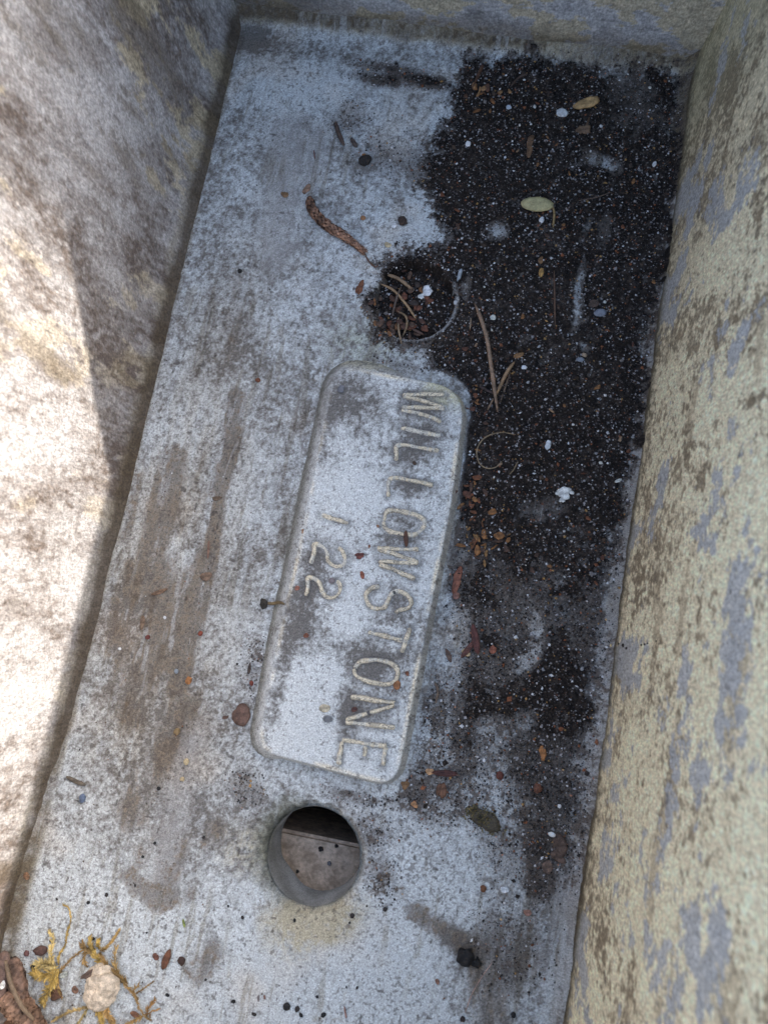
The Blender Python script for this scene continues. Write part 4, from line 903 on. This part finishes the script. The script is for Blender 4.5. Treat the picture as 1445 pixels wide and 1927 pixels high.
pebble('bark_crumb', 52, 1648, 11, 13, 0, (.20, .11, .06), 'orange brown crumb wedged at the left wall foot', 'crumb', ang=.3)
pebble('bark_crumb', 334, 1376, 13, 11, 0, (.22, .15, .07), 'ochre crumb above the smooth cement smear', 'crumb', ang=.3)
strand('bark_splinter', [(71,1383),(66,1389),(62,1396)], 4, (.38, .25, .14), 'tiny tan splinter clinging by the sunlit left wall foot', 'splinter')
flake('green_leaflet', 347, 1737, 5, 14, -15, (.20, .24, .07), 'tiny green leaflet on the pale floor left of the drain hole', 'leaflet', rag=.1)
many('black_seed', [(151,1410),(292,1586),(255,1666),(345,1809),(142,1861),(202,1684),(108,1692),(277,1755),(167,1698),(300,1483),(316,1872),(388,1835+8),(479,1908),(538,1893),(567,1909),(597,1875),(609,1909),(652,1857),(672,1858),(663,1722),(658,1736),(725,1710),(457,1726),(177,1766),(96,1765+5),(384,1575),(440,1884),(555,1731),(510,1600+60),(270,1612),(430,1705),(560,1898)],
     'tiny black seed-like bead dotted on the pale lower floor', 'bead', 'black beads dotted over the lower floor', [(.012, .012, .012), (.03, .024, .022)], 5, 11, 50, False)
pebble('black_seed', 540, 1893, 12, 12, 0, (.018, .017, .016), 'largest black bead at the bottom below the drain hole', 'bead', ang=.2)
flake('husk', 315, 1803, 13, 34, 22, (.13, .055, .03), 'long chestnut husk on the pale floor near the moss', 'husk', rag=.1, curl=.3, th=.0006, lift=.0002)
flake('husk', 294, 1800, 11, 12, 0, (.14, .06, .04), 'small chestnut husk left of the long one', 'husk', rag=.25)
pebble('seed', 343, 1807, 13, 14, 0, (.05, .028, .022), 'dark brown nutlet right of the long chestnut husk', 'seed', ang=.25)
flake('husk', 256, 1909, 20, 9, 25, (.19, .09, .05), 'chestnut husk pointing down beside the moss at the bottom edge', 'husk', rag=.1, curl=.2)
flake('husk', 142, 1862, 12, 12, 0, (.16, .09, .06), 'small brown husk between the moss and the cream pebble', 'husk')
strand('twig', [(648,1893),(652,1916)], 3, (.26, .14, .11), 'short pink brown twig at the bottom centre', 'twig')
strand('twig', [(487,1872),(487,1884)], 4, (.2, .17, .16), 'faint grey stub left of the bottom twig pair', 'twig')
strand('twig', [(498,1872),(499,1880)], 4, (.22, .12, .09), 'faint rusty stub right of the grey stub at the bottom', 'twig')
# on the nameplate
flake('seed_wing', 764, 1014, 9, 29, -3, (.085, .042, .028), 'slim dark brown husk standing on the plate at the first letter O', 'husk', rag=.06, th=.0008)
flake('leaf_litter', 677, 1045, 18, 11, -10, (.13, .045, .035), 'dark red ragged leaf scrap on the plate left of the second W', 'leaf scrap', rag=.45)
flake('leaf_litter', 682, 1082, 8, 14, -15, (.24, .085, .05), 'small orange red flake below the ragged red scrap on the plate', 'leaf scrap', rag=.12)
flake('bud_scale', 747, 1289, 13, 16, 0, (.27, .12, .05), 'round copper bud scale on the lower edge of the second letter O', 'bud scale', rag=.1, curl=.4, th=.0006)
strand('bud_stalk', [(742,1296),(736,1303)], 1.8, (.15, .09, .06), 'hair thin stalk below the copper bud scale', 'stalk')
flake('bark_crumb', 766, 1267, 7, 9, 0, (.17, .07, .04), 'rust crumb right of the second letter O on the plate', 'crumb')
flake('bark_crumb', 667, 1335, 10, 9, 0, (.10, .045, .035), 'dark maroon crumb between strokes of letter N', 'crumb')
pebble('pebble', 642, 733, 16, 14, -30, (.15, .155, .17), 'square grey pebble at the plate upper left corner', 'pebble', ang=.2, flat=.4)
pebble('pebble', 617, 1353, 15, 13, 0, (.16, .165, .17), 'dark grey pebble on the bare lower part of the plate', 'pebble', ang=.3, flat=.4)
flake('lichen_patch', 612, 1333, 20, 16, 0, (.44, .39, .28), 'ochre lichen scab above the dark grey pebble on the plate', 'lichen', rag=.25, th=.0002)
pebble('pebble', 625, 1093, 12, 10, 0, (.20, .17, .17), 'pinkish grey pebble between the two numerals two', 'pebble', ang=.15)
pebble('seed', 780, 872, 8, 8, 0, (.07, .045, .03), 'brown bead on the plate right of the first letter L', 'bead', ang=.2)
flake('bark_crumb', 576, 1196, 9, 9, 0, (.18, .07, .04), 'rust crumb on the dark worn patch of the plate', 'crumb')
flake('bark_crumb', 560, 1107, 9, 8, 0, (.30, .13, .09), 'salmon crumb left of the lower numeral two', 'crumb')
flake('bark_crumb', 570, 999, 4, 8, 0, (.32, .19, .11), 'orange crumb on the left edge of the plate', 'crumb')
flake('bark_crumb', 711, 990, 6, 5, 0, (.30, .16, .09), 'tiny orange crumb left of the first letter O', 'crumb')
flake('bark_crumb', 695, 1028, 5, 6, 0, (.22, .10, .06), 'rust fleck just above the ragged red scrap', 'crumb')
pebble('bead', 742, 1115, 7, 7, 0, (.09, .09, .08), 'round grey bead on the upper curve of letter S', 'bead', ang=.08)
pebble('bead', 694, 1342, 9, 8, 0, (.10, .10, .10), 'round grey bead on the letter N', 'bead', ang=.08)
# moss
def leafy(P, L, w, dens, seed, arch=.0012, spread=1.0, up=.4):
    rs = np.random.RandomState(seed); pts = smooth_path(path3(P, .0004, arch)); V = []; Fs = []; n = len(pts)
    m = int(dens*1.5)
    for j in range(m):
        t = (j+rs.rand())/m; i = min(n-2, int(t*(n-1))); p = pts[i].lerp(pts[i+1], t*(n-1)-i); T = (pts[i+1]-pts[i]).normalized()
        N = T.cross(Vector((0, 0, 1))).normalized(); a = rs.rand()*6.28; d0 = N*math.cos(a)+Vector((0, 0, 1))*abs(math.sin(a))*up
        d = (T*(1.0-.35*rs.rand())+d0*spread*(.5+.75*rs.rand())).normalized(); l = L*PX*(.6+.7*rs.rand())*(1-.35*t); s_ = d.cross(Vector((rs.randn(), rs.randn(), 1))).normalized()*w*PX*.30
        dn = Vector((0, 0, -1)); b = len(V); c1 = d*l*.5+Vector((0, 0, .12*l)); e_ = d*l
        V += [p-s_*.4, p+s_*.4, p+c1+s_, p+e_, p+c1-s_]; Fs += [(b, b+1, b+2, b+4), (b+4, b+2, b+3)]
    return pts, V, Fs
def moss(P, L, w, dens, seed, col, label, **k):
    pts, V, Fs = leafy(P, L, w, dens, seed, **k); e = empty('moss_sprig', pts[0]-Vector((0, 0, .0004))); b = e.location.copy()
    tag(e, label, 'moss', 'dry golden moss sprigs in the lower left corner')
    tv, tf = tube_geo(pts, lambda t: .00022*(1-.5*t), 6); mk('stem', [p-b for p in tv], tf, pmat(tuple(np.array(col)*.7), .7), (0, 0, 0), e)
    mk('foliage', [p-b for p in V], Fs, pmat(col, .6, .3, .45, 1200), (0, 0, 0), e, False); return e
GOLD = (.42, .29, .08); PALE = (.52, .40, .16); OLD = (.30, .19, .07)
moss([(112,1815),(116,1795),(128,1775),(133,1750),(138,1728),(134,1708),(122,1702)], 8, 3, 90, 1, GOLD, 'tallest golden moss sprig hooking over at its tip', spread=.35)
moss([(108,1838),(104,1810),(102,1785),(104,1765),(96,1750)], 11, 3.4, 80, 2, PALE, 'pale upright moss sprig just left of the tallest one', spread=.8)
moss([(112,1818),(98,1812),(84,1808),(72,1815)], 16, 3.6, 90, 3, PALE, 'bushy pale moss sprig pointing left from the clump', spread=1.2)
moss([(114,1822),(98,1830),(80,1832),(64,1826)], 17, 3.6, 90, 4, GOLD, 'bushy golden moss sprig spreading left over the dark catkins', spread=1.2)
moss([(110,1828),(104,1848),(92,1868),(84,1885)], 16, 3.6, 90, 5, GOLD, 'golden moss sprig drooping down between the catkins', spread=1.1)
moss([(112,1832),(116,1855),(118,1875)], 10, 3, 30, 6, OLD, 'thin brown moss shoot hanging below the clump', spread=.5)
moss([(112,1832),(126,1815),(142,1798),(160,1786),(176,1784)], 8, 3, 70, 7, OLD, 'slim brown moss sprig bridging between the two clumps', spread=.6)
moss([(182,1786),(168,1782),(156,1775)], 13, 4.5, 34, 8, OLD, 'short leafy brown moss tuft at the top centre', spread=.8)
moss([(166,1784),(163,1800),(164,1815)], 12, 4, 26, 9, OLD, 'drooping brown moss tuft under the short leafy one', spread=.6)
moss([(205,1820),(188,1800),(178,1780),(172,1765)], 13, 4, 90, 10, GOLD, 'thick golden moss sprig above the cream pebble', spread=.6)
moss([(188,1785),(190,1775),(188,1768)], 12, 4, 30, 11, GOLD, 'stubby golden moss tip between longer sprigs', spread=.6)
moss([(190,1788),(206,1778),(218,1764),(226,1750)], 10, 4, 60, 12, (.40, .26, .09), 'moss sprig pointing up right like a feather', spread=.4)
moss([(242,1850),(225,1830),(205,1812),(190,1795)], 14, 3.4, 120, 13, OLD, 'long fluffy moss sprig draped over the cream pebble top', spread=.8)
moss([(235,1845),(226,1825),(220,1800),(220,1782)], 13, 2.6, 60, 14, (.36, .24, .09), 'upright wispy moss sprig right of the cream pebble', spread=.6)
moss([(228,1842),(245,1856),(260,1872),(266,1892),(276,1908),(284,1918)], 9, 2.8, 80, 15, OLD, 'thin dark moss stem trailing down right from the pebble', spread=.6)
moss([(258,1868),(272,1858),(290,1846)], 7, 2.8, 30, 16, OLD, 'short moss twiglet branching right toward bare floor', spread=.5)
moss([(262,1880),(256,1862),(262,1852)], 9, 3, 30, 17, OLD, 'tiny moss tuft at the fork of the trailing stem', spread=.7)
moss([(278,1912),(284,1892),(292,1880)], 10, 2.8, 40, 18, (.30, .17, .06), 'brown moss tuft rising at the far right of the moss', spread=.7)
moss([(284,1914),(288,1900),(300,1898)], 7, 2.6, 24, 19, (.30, .17, .06), 'tiny curled moss hook rightmost of all the moss', spread=.4)
moss([(186,1890),(165,1892),(140,1898),(120,1908),(102,1920)], 9, 3, 120, 20, (.46, .33, .13), 'straw coloured moss sprig lying level below the cream pebble', spread=.45)
moss([(168,1896),(160,1910),(148,1926)], 8, 3, 50, 21, PALE, 'short pale moss sprig sloping to the bottom edge', spread=.5)
moss([(186,1872),(190,1892),(196,1912),(194,1930)], 14, 3.6, 120, 22, GOLD, 'dense golden moss sprig falling under the cream pebble', spread=.8)
moss([(205,1880),(206,1900),(215,1922)], 14, 3.6, 90, 23, (.40, .25, .09), 'bushy amber moss sprig at the bottom edge', spread=.9)
moss([(272,1910),(250,1920),(232,1932)], 9, 3.4, 60, 24, (.44, .28, .10), 'amber moss sprig running along the bottom edge to the right', spread=.6)
pebble('pebble', 200, 1852, 56, 68, -22, (.56, .47, .36), 'large cream pebble wrapped in dry moss', 'pebble', ang=.42, flat=.7, rough=.85, var=.28, sub=4)
flake('bark_chip', 183, 1823, 36, 12, -20, (.12, .08, .06), 'dark bark rim leaning on the top of the cream pebble', 'bark chip', lift=.003, rag=.3)
flake('mineral_chip', 122, 1833, 16, 10, -25, (.33, .35, .31), 'pale green grey chip beside the moss clump', 'mineral chip', lift=.0003, rag=.15)
# dark woody bits in the corner
catkin('dry_catkin', [(22,1862),(40,1878),(60,1898),(80,1925),(96,1952)], 42, (.22, .135, .09), (.07, .045, .032), 'fat scaly brown dry catkin pointing to the bottom left corner', rows=20, per=9, ln=.8, lift=.7)
catkin('dry_catkin', [(32,1795),(36,1815),(44,1838),(52,1862)], 32, (.15, .095, .07), (.05, .034, .026), 'shorter dark dry catkin behind the thin stick', rows=17, per=8, ln=.9, lift=.8)
flake('bark_strip', 12, 1845, 36, 120, 14, (.125, .082, .066), 'broad flat bark strip leaning at the left edge', 'bark strip', rag=.12, th=.0012, lift=.0045, taper=0, curl=-.05)
strand('stick', [(34,1792,.006),(52,1832,.008),(70,1868,.008),(86,1900,.006)], 8, (.16, .115, .075), 'thin brown stick lying over the dry catkins', 'stick', tip=.6)
flake('bark_piece', 22, 1912, 42, 46, 30, (.20, .17, .15), 'grey brown bark piece at the very bottom left', 'bark piece', rag=.25, th=.0012, lift=.002)
flake('bark_piece', 35, 1920, 26, 36, 60, (.13, .06, .03), 'reddish bark piece over the grey brown one', 'bark piece', rag=.3, th=.0012, lift=.0035)
flake('bark_piece', 78, 1788, 24, 17, 10, (.09, .05, .04), 'dark brown bark piece behind the pale upright moss sprig', 'bark piece', rag=.3, th=.0012)
flake('bark_piece', 108, 1870, 22, 18, 30, (.10, .05, .03), 'red brown bark piece under the drooping moss sprig', 'bark piece', rag=.3, th=.0010)
flake('bark_piece', 66, 1905, 30, 30, 0, (.04, .028, .022), 'blackish bark piece beneath the fat dry catkin', 'bark piece', rag=.3)
flake('bark_piece', 30, 1850, 40, 60, 0, (.025, .02, .017), 'black rotten bark under the dry catkins', 'bark piece', rag=.3)
pebble('seed', 52, 1793, 9, 9, 0, (.13, .06, .055), 'maroon seed left of the dark brown bark piece', 'seed', ang=.3)
pebble('soil_lump', 66, 1818, 12, 10, 0, (.02, .018, .016), 'black crumb by the bushy moss sprig', 'soil lump', ang=.3)
flake('feather_tip', 27, 1838, 9, 14, 20, (.66, .66, .62), 'white fluffy tip sticking up from the fat dry catkin', 'fluff', lift=.006, rag=.2)
# tiny insects remains on the right wall
WN = None
def wallpt(u, v):                                             # meets the right wall
    e = (QNR-QFR); e = e/np.linalg.norm(e); out = np.array([-e[1], e[0]]); lo, hi = 0., .15
    for k in range(30):
        m = (lo+hi)/2; p = fl(u, v, m); d = (p.x-QFR[0])*out[0]+(p.y-QFR[1])*out[1]-m*math.tan(math.radians(7))
        if d > 0: lo = m
        else: hi = m
    return fl(u, v, lo)
for i, (u, v, r) in enumerate(((1174,1215,7),(1180,1220,5),(1166,1212,4.5),(1208,1214,4),(1214,1213,4),(1220,1211,3.6),(1236,1207,3.2))):
    bm = bmesh.new(); bmesh.ops.create_icosphere(bm, subdivisions=2, radius=r*PX*.42)
    for w in bm.verts: w.co *= .7+.6*random.random()
    me = bpy.data.meshes.new('dirt_speck'); bm.to_mesh(me); bm.free(); me.materials.append(pmat((.035, .025, .02), .7))
    o = bpy.data.objects.new('dirt_speck', me); C.objects.link(o); o.location = wallpt(u, v)+Vector((-.0003, 0, 0))
    tag(o, ['largest dark speck', 'speck just below the largest', 'leftmost speck', 'fourth speck', 'fifth speck', 'sixth speck', 'rightmost speck'][i]+' in the row of dirt stuck on the right wall foot', 'dirt speck', 'dirt specks stuck to the right wall')

for (u, v, r, lb) in ((604,1598,5,'round black bead lying on the tan paver inside the drain hole'), (633,1592,3.5,'small dark grit on the paver at the right of the drain hole'), (620,1625,4,'grey chip on the paver low in the drain hole'), (560,1640,3.5,'dark crumb on the paver at the lower left of the drain hole')):
    bm = bmesh.new(); bmesh.ops.create_icosphere(bm, subdivisions=2, radius=r*PX)
    for w in bm.verts: w.co *= .75+.5*random.random()
    me = bpy.data.meshes.new('grit'); bm.to_mesh(me); bm.free(); me.materials.append(pmat((.03, .026, .024) if r != 4 else (.2, .2, .21), .7))
    o = bpy.data.objects.new('grit', me); C.objects.link(o); o.location = fl(u, v, -.0255); tag(o, lb, 'grit')
